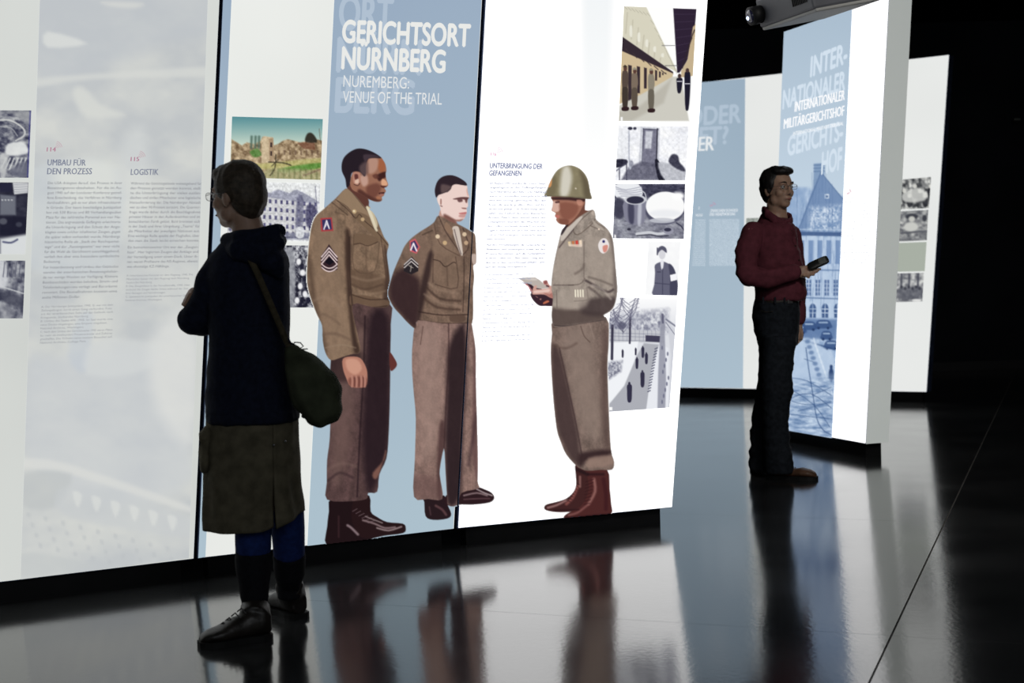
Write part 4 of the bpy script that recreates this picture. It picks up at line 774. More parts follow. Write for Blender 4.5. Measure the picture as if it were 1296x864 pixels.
# ------------------------------------------------------------------ lettering, left panel
c1 = """Die USA drängten darauf, den Prozess in ihrer
Besatzungszone abzuhalten. Für die im Au-
gust 1945 auf der Londoner Konferenz getrof-
fene Entscheidung, das Verfahren in Nürnberg
durchzuführen, gab es vor allem infrastrukturel-
le Gründe. Der kaum beschädigte Justizpalast
bot mit 530 Büros und 80 Verhandlungssälen
Platz für das zahlreiche Personal aus vier Na-
tionen. Das angrenzende Gefängnis erleichterte
die Unterbringung und den Schutz der Ange-
klagten sowie solcher inhaftierter Zeugen, gegen
die später selbst verhandelt wurde. Nürnbergs
historische Rolle als „Stadt der Reichspartei-
tage“ und der „Rassengesetze“ war zwar nicht
für die Wahl als Gerichtsort ausschlaggebend,
verlieh ihm aber eine besondere symbolische
Bedeutung.""".split('\n')
c1b = """Für Instandsetzung und Umbau des Gebäudes
standen der amerikanischen Besatzungsbehör-
de nur wenige Wochen zur Verfügung. Kleinere
Bombenschäden wurden behoben, Strom- und
Telefonleitungen neu verlegt und Büroräume
renoviert. Die Baumaßnahmen kosteten etwa
sechs Millionen Dollar.""".split('\n')
c1c = """A: Der Nürnberger Justizpalast, 1945. Er war mit dem
Zellengefängnis durch einen Gang verbunden. Foto
aus der amerikanischen Sicht auf das Gelände nach
Kriegsende, Stadtarchiv Nürnberg
B: Umbau des Saales 600, 1945. Im Saal wurde eine
neue Decke eingezogen, eine Empore eingebaut,
National Archives, Washington
C: Nach dem Umbau des Gerichtssaales 1945 waren Plätze
für mehr als zweihundert Pressevertreter und Zuhörer
geschaffen. Die Tribüne nahm weitere Besucher auf,
National Archives, College Park""".split('\n')
c2 = """Während das Gerichtsgebäude weitestgehend für
den Prozess genutzt werden konnte, stell-
te die Unterbringung der vielen auslän-
dischen und zivilen Mitarbeiter eine logistische
Herausforderung dar. Die Nürnberger Altstadt
war zu über 90 Prozent zerstört. Die Quartier-
frage wurde daher durch die Beschlagnahme
privater Häuser in den Außenbezirken und im
benachbarten Fürth gelöst. Bald breiteten sich
in der Stadt und ihrer Umgebung „Teams“ für
die Mitarbeiter der jeweiligen Nationen aus.
Eine wichtige Rolle spielte der Flughafen, über
den man die Stadt leicht erreichen konnte.""".split('\n')
c2b = """Ein bemerkenswerter Ort war das „Zeugen-
haus“. Hier logierten Zeugen der Anklage und
der Verteidigung unter einem Dach. Unter ih-
nen waren Profiteure des NS-Regimes, ebenso
wie ehemalige KZ-Häftlinge.""".split('\n')
c2c = """A: Amerikanisches Personal vor dem Flugzeug, 1945. Die
Mitarbeiter kamen mit dem Flugzeug nach Nürnberg,
Stadtarchiv Nürnberg
B: Das Zeugenhaus in der Novalisstraße, 1945. Hier
wohnten die Zeugen beider Seiten während der Zeit
ihrer Aussagen und Vernehmungen
C: Speisesaal im Justizpalast der amerikanischen Gäste,
National Archives, Washington""".split('\n')
def column(lines, xl0, y0, xl1, y1, xr0, xr1, ch, slope0=0.0, slope1=0.0, ragged=None, short=()):
    out = []; n = len(lines)
    for i, t in enumerate(lines):
        k = i / max(1, n - 1); xl = xl0 + (xl1 - xl0) * k; xr = xr0 + (xr1 - xr0) * k; y = y0 + (y1 - y0) * k; sl = slope0 + (slope1 - slope0) * k
        wd = xr - xl
        if ragged: wd *= min(1.0, ragged * len(t))
        elif i == n - 1 and len(t) < 34: wd *= len(t) / 45.0
        out.append((t, xl, y, xl + wd, y + sl * wd, ch))
    return out
TX = (128, 130, 138); TX2 = (150, 152, 158)
text(PA, column(c1, 60.5, 233, 55.5, 332.6, 154.5, 150.5, 3.3, 0.0, -.012), TX, name='body_text', bold=.006)
text(PA, column(c1b, 55, 339.8, 53.2, 377.8, 149.5, 147.8, 3.2, -.014, -.02), TX, name='body_text', bold=.006)
text(PA, column(c1c, 52, 389.4, 50.6, 434.8, 143, 142, 2.5, -.03, -.035, ragged=.0205), TX2, name='caption_text')
text(PA, column(c2, 165.4, 233.4, 162, 306, 254.8, 252, 3.2, .004, -.004), TX, name='body_text', bold=.006)
text(PA, column(c2b, 161.6, 314.4, 160.6, 338.8, 251, 250, 3.2, -.006, -.012), TX, name='body_text', bold=.006)
text(PA, column(c2c, 160, 349.8, 158.6, 381, 244, 240, 2.4, -.018, -.022, ragged=.0195), TX2, name='caption_text')
HD = (120, 126, 146)
text(PA, [('UMBAU FÜR', 59.8, 209.2, 108.4, 209.6, 7.6), ('DEN PROZESS', 59.4, 220.4, 116.2, 220.4, 7.6), ('LOGISTIK', 165.2, 221.2, 200.4, 221.2, 7.4)], HD, name='heading', bold=.018, split=True)
RD = (176, 118, 142)
text(PA, [('114', 59, 191.6, 70.6, 191.6, 5.2), ('115', 165.2, 203.8, 176, 203.8, 5.2)], RD, name='audio_number', bold=.02, split=True)
def waves(panel, cx, cy, col, r0=3.2, name='sound_wave_sign', bg=(205, 208, 206)):
    a = Art([(cx - 3, cy - 12), (cx + 11, cy - 12), (cx + 11, cy + 3), (cx - 3, cy + 3)], .35, bg)
    for k in range(4):
        r = r0 + k * 2.1; t = np.linspace(-1.25, -.25, 8)
        a.line([(cx + r * math.cos(q), cy + r * math.sin(q)) for q in t], .45, col, .35, base=True)
    a.build(name, panel, off=.003)
waves(PA, 69.2, 188, (186, 140, 158)); waves(PA, 174.6, 200.2, (186, 140, 158))

# ------------------------------------------------------------------ lettering, middle panel
G1 = (175, 191, 208)
text(PB, [('ORT', 428, 36, 497, 40, 42), ('NÜRN', 425, 90, 533, 94, 42), ('BERG', 423, 141, 524, 144, 42)], G1, name='ghost_lettering', off=.0035, bold=.03, lean=.05, split=True, res=6)
text(PB, [('GERICHTSORT', 432.4, 53, 595, 58.6, 27), ('NÜRNBERG', 431.6, 86.6, 563.6, 91.4, 27)], (232, 233, 230), name='title', off=.005, bold=.034, lean=.05, res=6, split=True)
text(PB, [('NUREMBERG:', 434.4, 109.6, 517.6, 112.2, 14.4), ('VENUE OF THE TRIAL', 433.6, 129.6, 559, 132.4, 14.4)], (226, 229, 230), name='subtitle', off=.005, bold=.004, lean=.05, res=4, split=True)

# ------------------------------------------------------------------ lettering, brilliant panel
PL = (150, 154, 176); PL2 = (166, 170, 190)
text(PC, [('UNTERBRINGUNG DER', 619.6, 212.6, 686.8, 213.8, 6.4), ('GEFANGENEN', 618.8, 222, 660, 222.4, 6.4)], (138, 144, 172), name='heading', bold=.045, split=True, res=3)
text(PC, [('116', 620.6, 197, 628.4, 197, 4)], (214, 150, 184), name='audio_number', bold=.04)
waves(PC, 627.4, 194, (226, 178, 204), 2.4, bg=(255, 255, 255))
c3 = """Im August 1945 wurden die ersten Haupt-
angeklagten in das Zellengefängnis
nach Nürnberg überführt. Die Häftlinge
waren in Einzelzellen untergebracht und
wurden streng überwacht. Bei der
Kontrolle wurde größter Wert auf ihre
Sicherheit gelegt. Die Bewachung über-
nahm eine Einheit der amerikanischen
Armee. Nach dem Suizid eines der
Gefangenen wurden die Wachen vor
den Zellen nochmals deutlich verstärkt.
Täglich durften sie sich für eine kurze
Zeit im Hof bewegen. Gespräche waren
dabei verboten.""".split('\n')
c3b = """Auf ihre Vernehmungen, die Gespräche mit
Anwälten und Seelsorgern sowie auf den
Prozess bereiteten sich die Gefangenen
in ihren Zellen vor. Über einen Gang wur-
den sie in den Gerichtssaal geführt und
nach der Sitzung zurückgebracht.""".split('\n')
text(PC, column(c3, 620, 233, 615.4, 303.6, 692, 691, 2.8, .004, 0), PL2, name='body_text', bold=.05)
text(PC, column(c3b, 615.4, 311, 613.8, 339, 691, 689, 2.8, 0, -.01), PL, name='body_text', bold=.05)
text(PC, column((c1c + c2c)[:16], 613.4, 348.4, 609.4, 432, 690, 687, 2.2, -.012, -.03, ragged=.016), PL2, name='caption_text', bold=.05)

# ------------------------------------------------------------------ free-standing pillar: courthouse picture and lettering
def pier_pt(u, y):   # x of the band edges at height y
    return None
a = Art([(992.1, 40.4), (1078.6, 10.6), (1052.8, 554.4), (972.2, 540.2)], 1.0, (176, 196, 214), True)
f = np.clip((a.Y - 20) / 230, 0, 1); a.tone(f, (171, 190, 207), (194, 211, 226))
LO, HI = (52, 82, 128), (196, 214, 234)
bm_ = a.mask([(960, 240), (1022, 238), (1068, 248), (1066, 570), (960, 570)], 3, False)
n = fbm(a.X / 5, a.Y / 7, 71, 4); a.tone((n - .15) * 1.5, (122, 151, 190), (206, 221, 238), bm_)
a.poly([(960, 232), (1020, 238), (1020, 300), (960, 300)], (140, 166, 200), 3, .7, smooth=False)
a.poly([(1030, 207), (1043.6, 206), (1043, 242), (1029, 248)], (126, 152, 186), 1, .9, smooth=False)
for k in range(3): a.line([(1030, 209 + k * 4), (1043.6, 208.4 + k * 4)], 1, (84, 112, 152), .7, .8)
a.poly([(1039, 218), (1067, 252), (1066, 296), (1010, 294), (1026, 246)], (116, 142, 180), 1.2, .95, smooth=False); a.line([(1039, 218), (1010, 292)], 1.0, (86, 114, 156), .7); a.line([(1039, 218), (1067, 252)], 1, (86, 114, 156), .7)
a.poly([(1044, 245.6), (1049.4, 245.4), (1049, 251), (1044, 251)], (214, 226, 238), .6, smooth=False); a.poly([(1045.6, 247), (1048, 247), (1048, 250), (1045.6, 250)], (90, 116, 156), .5, smooth=False)
mk = a.mask([(1026, 262), (1064, 260), (1062, 292), (1022, 292)], 4, False); a.tone((fbm(a.X / 2, a.Y / 2, 75, 2) - .2) * 1.6, (120, 148, 186), (214, 226, 240), mk)
a.poly([(1006, 293), (1066, 294), (1065, 299), (1006, 298)], (66, 92, 136), .8, .9, smooth=False); a.line([(1006, 290), (1066, 291)], 1, (190, 208, 228), .7)
a.poly([(1008, 299), (1064, 300), (1060, 410), (1000, 410)], (188, 206, 228), 2, .8, smooth=False)
for y, hh in ((304, 30), (354, 20)):
    for k in range(5):
        x = 1012 + k * 11.4 - (y - 300) * .05; a.poly([(x, y), (x + 6, y), (x + 5.6, y + hh), (x - .2, y + hh)], (112, 140, 182) if y < 340 else (72, 98, 144), .8, .85, smooth=False)
        if y > 340:
            a.line([(x + 3, y), (x + 3, y + hh)], .9, (196, 212, 232), .4); [a.line([(x, y + 5 * j), (x + 6, y + 5 * j)], .8, (196, 212, 232), .4) for j in (1, 2, 3)]
a.line([(1002, 341), (1063, 342)], 1.4, (96, 124, 166), .8); a.line([(1002, 376), (1062, 378)], 1.4, (92, 118, 160), .8)
for k in range(4):
    x = 1013 + k * 15.6; a.ell(x, 391, 4.4, 7, (70, 96, 140), .8); a.poly([(x - 4.2, 390), (x + 4.2, 390), (x + 4, 402), (x - 4, 402)], (70, 96, 140), .8, smooth=False)
    a.line([(x, 384), (x, 402)], .8, (196, 212, 232), .4); a.line([(x - 4, 391), (x + 4, 391)], .8, (196, 212, 232), .4); a.line([(x - 4, 396), (x + 4, 396)], .8, (196, 212, 232), .4)
a.poly([(998, 402), (1060, 404), (1058, 430), (1020, 428), (998, 428)], (92, 120, 164), 2.5, .85, smooth=False)
for x, y, w_ in ((1024, 412, 9), (1042, 410, 10), (1052, 436, 9), (1012, 416, 8), (1046, 424, 7)): a.poly([(x - w_, y), (x - w_ * .6, y - 5), (x + w_ * .6, y - 5), (x + w_, y), (x + w_, y + 5), (x - w_, y + 5)], (58, 84, 130), .9, .9); a.line([(x - w_ * .5, y - 2), (x + w_ * .5, y - 2)], 1.6, (170, 192, 218), .7); a.ell(x - w_ * .6, y + 5, 1.8, 1.8, (40, 62, 104), .5); a.ell(x + w_ * .6, y + 5, 1.8, 1.8, (40, 62, 104), .5)
a.line([(1000, 426), (1056, 442)], 2, (50, 76, 122), .8)
a.poly([(960, 428), (1022, 428), (1056, 448), (1052, 560), (960, 560)], (184, 203, 226), 3, .85, smooth=False)
for k in range(12): x = 1022 + k * 2.4; y = 432 + k * 7; a.ell(x, y, 3.2, 2.6, (84, 112, 156), 1.6, .7); a.line([(x + 8, y - 4), (x + 10, y + 6)], 1.4, (220, 232, 244), .8, .8)
a.ell(1052, 474, 3.2, 9, (48, 72, 116), 1.2); a.ell(1052, 464, 2, 2.6, (48, 72, 116), .8)
mm = a.mask([(972, 490), (1054, 476), (1054, 556), (972, 540)], 6, False); a.tone((fbm(a.X / 9, a.Y / 2.6, 79, 4) - .25) * 1.9, (84, 114, 158), (200, 216, 234), mm * .8)
for p, w_ in (([(1020, 440), (1024, 470), (1029, 500), (1034, 530), (1042, 544), (1052, 550)], 1.2), ([(1000, 478), (1022, 482), (1052, 500)], .8), ([(1000, 504), (1026, 498), (1052, 516)], 1), ([(1000, 524), (1054, 530)], .7), ([(1018, 454), (1030, 458)], .7), ([(1028, 500), (1052, 490)], .8), ([(1010, 520), (1052, 508)], .8), ([(1000, 492), (1030, 512), (1050, 540)], .8), ([(985, 500), (1010, 510), (1030, 512)], .8)): a.line(p, w_, (52, 80, 126), .5, .8)
random.seed(8)
for k in range(70):
    x = random.uniform(1008, 1062); y = random.uniform(240, 400); a.line([(x, y), (x + random.uniform(-2, 2), y - random.uniform(10, 40))], .6, (86, 114, 158), .5, .45)
a.build('courthouse_picture', PP, off=.002, label='blue-tinted picture of a gabled courthouse with cars')
text(PP, [('INTER-', 1025, 97.4, 1072, 79, 25), ('NATIONALER', 990, 138, 1069.5, 113, 23), ('GERICHTS-', 996, 197, 1066.6, 177, 24), ('HOF', 1039, 220.4, 1065, 213.4, 27)], (209, 223, 236), name='ghost_lettering', off=.0035, bold=.034, lean=.05, split=True, res=5)
text(PP, [('INTERNATIONALER', 1005.4, 141.6, 1069, 126.2, 12.6), ('MILITÄRGERICHTSHOF', 991.6, 163.2, 1068.4, 145.8, 12.4)], (252, 253, 255), name='title', off=.005, bold=.036, lean=.05, split=True)
text(PP, [('INTERNATIONAL MILITARY TRIBUNAL', 1003.6, 171.6, 1067.4, 158.2, 4.6)], (246, 249, 252), name='subtitle', off=.005, bold=.014, lean=.05)
text(PP, column((c1 + c1b)[:20], 1069.8, 252, 1067.6, 334, 1104.6, 1101, 1.9, -.1, -.03), (208, 211, 218), name='body_text', bold=.04)
a = Art([(1070, 239), (1078, 238), (1078, 247), (1070, 248)], .5, (255, 255, 255)); a.line([(1072.5, 245), (1074.5, 244.2)], 1.8, (232, 200, 210), .5, base=True); a.line([(1075.6, 240), (1077, 242.6)], 1.6, (232, 208, 216), .5, base=True); a.build('audio_number', PP, off=.003)

# ------------------------------------------------------------------ far panel
blue_field(PF, [(800, 111.5), (943.2, 99.4), (940.4, 491), (800, 489)], step=4, lo=(150, 170, 188), hi=(176, 195, 208)).build('blue_band', PF, off=.002)
a = Art([(862, 370), (938, 368), (936, 470), (862, 472)], 2, (168, 190, 208), True); a.tone(np.clip((fbm(a.X / 30, a.Y / 8, 91, 3) - .3) * 2, 0, 1), (160, 182, 202), (178, 200, 216)); a.poly([(900, 372), (914, 380), (922, 430), (912, 400)], (146, 168, 192), 4, .5)
text(PF, [('ODER', 868, 159.4, 938, 154.6, 22.6), ('RET?', 868, 184, 921.6, 181.4, 21.6)], (176, 193, 209), name='ghost_lettering', off=.0035, bold=.03, lean=.04, split=True, res=5)
text(PF, [('ER', 883.6, 191, 903.6, 190, 17.6)], (230, 234, 236), name='title', off=.005, bold=.026, lean=.05, label='end of a white title, letters ER')
text(PF, [('ZWISCHEN SCHULD', 898.4, 268.6, 933.6, 267.6, 3.6), ('UND VERANTWORTUNG', 898, 273, 930.4, 272.4, 3.6), ('DER', 884, 265, 885.4, 265, 3.4), ('PROZESS', 880.6, 273.8, 889, 273.6, 3)], (228, 234, 240), name='heading', bold=.03, split=True)
text(PF, column((c1 + c1b + c2)[:30], 898, 278.6, 897.6, 336, 936, 934, 1.5, -.005, 0) + column((c2 + c1)[:24], 880, 279, 876, 336, 893, 892.4, 1.5), (206, 219, 230), name='body_text', bold=.04)
a = Art([(896, 255), (908, 255), (908, 264), (896, 264)], .6, (158, 180, 200)); a.line([(899, 260.4), (902, 259.4)], 1.8, (186, 160, 178), .6, base=True); a.line([(903, 256.4), (905.2, 258.6)], 1.6, (186, 160, 178), .6, base=True); a.build('audio_number', PF, off=.004)
def ph_group(a, s):
    a.tone((fbm(a.X / 4, a.Y / 5, s, 4) - .25) * 2, (50, 52, 56), (224, 225, 220)); y0 = a.Y.min()
    for k in range(7):
        x = 1138 + k * 6.6; y = y0 + 12 + (k % 3) * 6; a.ell(x, y + 8, 4, 7, (30, 32, 38), 1, .85); a.ell(x, y, 2.4, 2.8, (206, 206, 200), .7)
    a.poly([(1142, y0 + 22), (1160, y0 + 14), (1172, y0 + 20), (1170, y0 + 30), (1146, y0 + 32)], (218, 219, 214), 1.6, .8)
def ph_sun(a, s):
    a.tone((fbm(a.X / 5, a.Y / 3, s, 4) - .25) * 1.7, (92, 94, 100), (208, 209, 204)); a.ell(1154, 274, 8, 4, (60, 62, 70), 1.2); a.ell(1154, 277, 4, 3.4, (196, 196, 190), 1); a.ell(1153, 287, 9, 6, (200, 201, 196), 1.6); a.ell(1170, 276, 3, 4, (60, 62, 70), 1); a.line([(1141, 295), (1173, 292)], 2, (80, 82, 90), 1)
def ph_bench(a, s):
    a.tone((fbm(a.X / 4, a.Y / 4, s, 3) - .2) * 1.6, (86, 88, 96), (214, 215, 212))
    for x in (1141, 1151, 1162): a.line([(x, 345), (x - .4, 364)], 2.4, (70, 72, 84), .9)
    a.poly([(1138, 364), (1168, 364), (1167, 378), (1138, 378)], (84, 86, 96), 2, .7)
    for k in range(6): a.ell(1141 + k * 4.6, 363 + (k % 2) * 2, 1.6, 2, (60, 62, 72), .7)
    a.ell(1160, 380, 6, 1.6, (230, 230, 228), 1)
for q, s_, fn, lb in (([(1134, 228), (1178.6, 223.6), (1175.6, 263.4), (1132, 265.4)], 81, ph_group, 'grey photograph of a group of men'), ([(1132, 267.6), (1175, 265.4), (1173, 304), (1130, 306)], 83, ph_sun, 'grey photograph of a person in a wide hat'), ([(1130, 346), (1169.4, 345), (1167.4, 381.4), (1128, 382.4)], 85, ph_bench, 'grey photograph of a courtroom bench')):
    photo(PF, q, s_, fn, label=lb)
a = Art([(1130, 307.6), (1172.8, 306), (1170.4, 343), (1128, 344)], 6, (168, 175, 164), True); a.build('grey_green_field', PF, off=.003)
a = Art([(944.4, 276), (964, 275.4), (964, 300), (943.8, 300)], 1.5, (170, 176, 172), True); a.tone(fbm(a.X / 2, a.Y / 9, 87, 2), (110, 118, 112), (200, 204, 198)); a.build('photograph', PF, off=.003)
# ------------------------------------------------------------------ soft bodies: closed pieces fused into one surface
DG = None
class Blob:
    def __init__(s): s.V = []; s.F = []
    def ell(s, c, r, R=None, n=16, m=12):
        R = R or Matrix.Identity(3); b = len(s.V); c = Vector(c)
        s.V.append(c + R @ Vector((0, 0, r[2])))
        for i in range(1, m):
            ph = math.pi * i / m
            for j in range(n):
                t = 2 * math.pi * j / n; s.V.append(c + R @ Vector((r[0] * math.sin(ph) * math.cos(t), r[1] * math.sin(ph) * math.sin(t), r[2] * math.cos(ph))))
        s.V.append(c + R @ Vector((0, 0, -r[2]))); e = len(s.V) - 1
        for j in range(n): s.F.append((b, b + 1 + j, b + 1 + (j + 1) % n)); s.F.append((e, e - n + (j + 1) % n, e - n + j))
        for i in range(m - 2):
            for j in range(n):
                a0 = b + 1 + i * n; s.F.append((a0 + j, a0 + n + j, a0 + n + (j + 1) % n, a0 + (j + 1) % n))
        return s
    def rings(s, rs):
        """rs: list of rings (each a list of n points); closed by end fans"""
        n = len(rs[0]); b = len(s.V)
        for r in rs: s.V += [Vector(p) for p in r]
        for i in range(len(rs) - 1):
            for j in range(n): s.F.append((b + i * n + j, b + i * n + (j + 1) % n, b + (i + 1) * n + (j + 1) % n, b + (i + 1) * n + j))
        for k, ring in ((0, rs[0]), (len(rs) - 1, rs[-1])):
            c = sum((Vector(p) for p in ring), Vector()) / n; s.V.append(c); ci = len(s.V) - 1
            for j in range(n):
                q = (b + k * n + j, b + k * n + (j + 1) % n, ci); s.F.append(q[::-1] if k == 0 else q)
        return s
    def tube(s, pts, radii, n=14, round_ends=True, up=(0, 1, 0)):
        P = [Vector(p) for p in pts]; R = [r if isinstance(r, tuple) else (r, r) for r in radii]
        if round_ends:
            d0 = (P[0] - P[1]).normalized(); d1 = (P[-1] - P[-2]).normalized(); r0, r1 = min(R[0]), min(R[-1])
            sc = lambda q, k: (q[0] * k, q[1] * k)
            P = [P[0] + d0 * r0 * .85, P[0] + d0 * r0 * .5] + P + [P[-1] + d1 * r1 * .5, P[-1] + d1 * r1 * .85]
            R = [sc(R[0], .45), sc(R[0], .85)] + R + [sc(R[-1], .85), sc(R[-1], .45)]
        rs = []; u = Vector(up)
        for i, p in enumerate(P):
            d = (P[min(i + 1, len(P) - 1)] - P[max(i - 1, 0)]).normalized()
            a = (u - d * u.dot(d))
            if a.length < .1: a = Vector((1, 0, 0)) - d * d.x
            a.normalize(); c = d.cross(a)
            rs.append([p + c * (R[i][0] * math.cos(2 * math.pi * j / n)) + a * (R[i][1] * math.sin(2 * math.pi * j / n)) for j in range(n)])
        return s.rings(rs)
    def loft(s, rows, Y, n=28, e=2.3):
        """rows: (x left, x right, y, depth centre offset, half depth) in the frame's pixels at distance Y: horizontal rings"""
        rs = []
        for (xl, xr, y, dy, hd) in rows:
            A, B = on_y(xl, y, Y + dy), on_y(xr, y, Y + dy); c = (A + B) / 2; hw = (B - A).length / 2; r = []
            for j in range(n):
                t = 2 * math.pi * j / n; ct, st = math.cos(t), math.sin(t)
                r.append(c + Vector((hw * math.copysign(abs(ct) ** (2 / e), ct), hd * math.copysign(abs(st) ** (2 / e), st), 0)))
            rs.append(r)
        return s.rings(rs)
    def solid(s, name, m, parent, voxel=.008, smooth=4, folds=None, cut=None, label=None):
        me = bpy.data.meshes.new(name); me.from_pydata([tuple(v) for v in s.V], [], s.F)
        bm = bmesh.new(); bm.from_mesh(me); bmesh.ops.recalc_face_normals(bm, faces=bm.faces); bm.to_mesh(me); bm.free()
        ob = bpy.data.objects.new('tmp', me); COL.objects.link(ob)
        if voxel:
            md = ob.modifiers.new('r', 'REMESH'); md.mode = 'VOXEL'; md.voxel_size = voxel
            if smooth: ms = ob.modifiers.new('s', 'SMOOTH'); ms.factor = .6; ms.iterations = smooth
        dg = bpy.context.evaluated_depsgraph_get(); dg.update()
        out = bpy.data.meshes.new_from_object(ob.evaluated_get(dg)); bpy.data.objects.remove(ob)
        n = len(out.vertices)
        if folds:
            co = np.zeros(n * 3); out.vertices.foreach_get('co', co); co = co.reshape(-1, 3)
            nr = np.zeros(n * 3); out.vertex_normals.foreach_get('vector', nr); nr = nr.reshape(-1, 3)
            co = co + nr * folds(co)[:, None]; out.vertices.foreach_set('co', co.ravel())
        if cut:
            bm = bmesh.new(); bm.from_mesh(out); bmesh.ops.delete(bm, geom=[v for v in bm.verts if cut(v.co)], context='VERTS'); bm.to_mesh(out); bm.free()
        out.name = name; out.update()
        o = link(name, out, m, parent, smooth=True)
        if label: o['label'] = label
        return o
def folds(amp, sx, sy, sz, seed=0, amp2=0.0):
    def f(co):
        q = co * np.array((sx, sy, sz)); r = vn3(q, seed); ridge = 1 - np.abs(r * 2 - 1) * 2
        return amp * ridge + amp2 * (vn3(co * 45.0, seed + 3) - .5)
    return f

NAVY = mat('navy_sweat_fabric', (0.010, 0.013, 0.028), .9, .15, noise=(60, .3), bump=(420, .3, .001))
KHAKI = mat('khaki_cotton', (0.115, 0.100, 0.066), .9, .12, noise=(24, .3), bump=(300, .4, .001))
BLUEK = mat('blue_tights', (0.012, 0.030, 0.14), .8, .2, noise=(60, .25))
BLACKK = mat('black_stockings', (0.008, 0.008, 0.011), .85, .2, noise=(60, .3))
BOOT = mat('dark_boot_leather', (0.020, 0.016, 0.013), .42, .45, noise=(18, .5), bump=(90, .4, .002))
SOLE = mat('dark_rubber_sole', (0.008, 0.008, 0.008), .7, .3)
LACE = mat('grey_lace', (0.11, 0.10, 0.10), .8, .2)
SKIN = mat('skin', (0.40, 0.25, 0.18), .5, .35, noise=(35, .12), bump=(260, .15, .0006))
SKIN.node_tree.nodes['Principled BSDF'].inputs['Subsurface Weight'].default_value = .08
HAIRB = mat('brown_hair', (0.058, 0.043, 0.029), .6, .35, noise=(70, .5), bump=(150, .8, .003))
HAIRD = mat('dark_hair', (0.010, 0.009, 0.009), .5, .4, noise=(90, .4), bump=(160, .8, .003))
OLIVE = mat('olive_canvas', (0.055, 0.062, 0.036), .85, .2, noise=(16, .35), bump=(260, .4, .001))
STRAPM = mat('brown_webbing', (0.060, 0.048, 0.028), .85, .2, noise=(60, .3))
CORD = mat('dark_blue_cord', (0.012, 0.014, 0.04), .7, .3)
MAROON = mat('maroon_cotton', (0.110, 0.026, 0.038), .85, .18, noise=(30, .22), bump=(320, .3, .001))
JEAN = mat('dark_denim', (0.012, 0.015, 0.020), .88, .15, noise=(45, .4), bump=(380, .4, .001))
BELT = mat('brown_belt_leather', (0.022, 0.016, 0.012), .5, .4)
TAN = mat('brown_shoe_leather', (0.10, 0.048, 0.026), .5, .4, noise=(26, .35), bump=(120, .3, .001))
METAL = mat('glasses_wire', (0.25, 0.25, 0.26), .3, .5, metal=.8)
GLASS = bpy.data.materials.new('spectacle_lens'); GLASS.use_nodes = True
_nt = GLASS.node_tree; _mx = _nt.nodes.new('ShaderNodeMixShader'); _tr = _nt.nodes.new('ShaderNodeBsdfTransparent'); _gl = _nt.nodes.new('ShaderNodeBsdfGlossy')
_gl.inputs['Roughness'].default_value = .03; _mx.inputs[0].default_value = .07; _nt.links.new(_tr.outputs[0], _mx.inputs[1]); _nt.links.new(_gl.outputs[0], _mx.inputs[2]); _nt.links.new(_mx.outputs[0], _nt.nodes['Material Output'].inputs['Surface'])
EYEW = mat('eye_white', (0.62, 0.60, 0.57), .3, .5); EYED = mat('eye_iris', (0.03, 0.02, 0.015), .2, .5)
LIPM = mat('lips', (0.30, 0.13, 0.11), .5, .3); BROWM = mat('eyebrow_hair', (0.02, 0.016, 0.012), .8, .2)
DEVICE = mat('black_plastic', (0.012, 0.013, 0.012), .4, .5); KEYS = mat('grey_keypad', (0.10, 0.11, 0.10), .5, .4, noise=(90, .3))

def head_frame(c, yaw, tilt=0.0, pitch=0.0):
    """columns: forward, right-hand side, up"""
    f = Vector((math.sin(yaw), -math.cos(yaw), 0)); u = Vector((0, 0, 1)); r = f.cross(u)
    R = Matrix((f, -r, u)).transposed()
    R = Matrix.Rotation(tilt, 3, f) @ Matrix.Rotation(pitch, 3, r) @ R
    c = Vector(c); return R, (lambda a, b, d: c + R @ Vector((a, b, d)))
def head_shapes(B, R, H, k=1.0, neck=None):
    E = lambda a, b, d, ra, rb, rd: B.ell(H(a * k, b * k, d * k), (ra * k, rb * k, rd * k), R)
    E(-.004, 0, .030, .096, .076, .092); E(.030, 0, -.035, .062, .060, .078); E(.058, 0, -.084, .030, .034, .026); E(.03, 0, -.07, .05, .048, .04)
    for s in (-1, 1):
        E(.058, s * .036, -.022, .028, .026, .030); E(-.004, s * .076, -.012, .019, .009, .031); E(-.010, s * .083, -.006, .012, .006, .022)
        B.tube([H(.086 * k, s * .014 * k, .030 * k), H(.078 * k, s * .046 * k, .032 * k)], [.010 * k, .008 * k])
        E(.098, s * .012, -.030, .010, .008, .007)
        E(.02, s * .05, -.062, .03, .018, .03)
    B.tube([H(.088 * k, 0, .026 * k), H(.100 * k, 0, -.004 * k), H(.110 * k, 0, -.024 * k)], [.009 * k, .010 * k, .012 * k])
    E(.088, 0, -.054, .012, .024, .007); E(.086, 0, -.066, .012, .021, .008)
def face_parts(parent, R, H, k=1.0):
    for s in (-1, 1):
        b = Blob(); b.ell(H(.079 * k, s * .031 * k, .010 * k), (.012 * k,) * 3, R, 12, 8); e = b.solid('eye', EYEW, parent, voxel=0)
        b = Blob(); b.ell(H(.0885 * k, s * .031 * k, .010 * k), (.003 * k, .0058 * k, .0058 * k), R, 10, 6); i_ = b.solid('iris', EYED, e, voxel=0)
        b = Blob(); b.tube([H(.096 * k, s * .016 * k, .034 * k), H(.094 * k, s * .034 * k, .039 * k), H(.080 * k, s * .050 * k, .034 * k)], [.003 * k, .0036 * k, .002 * k], 8); b.solid('eyebrow', BROWM, parent, voxel=0)
    b = Blob(); b.tube([H(.094 * k, -.022 * k, -.060 * k), H(.102 * k, 0, -.058 * k), H(.094 * k, .022 * k, -.060 * k)], [(.002 * k, .002 * k), (.003 * k, .007 * k), (.002 * k, .002 * k)], 10, up=(0, 0, 1)); b.solid('lips', LIPM, parent, voxel=0)
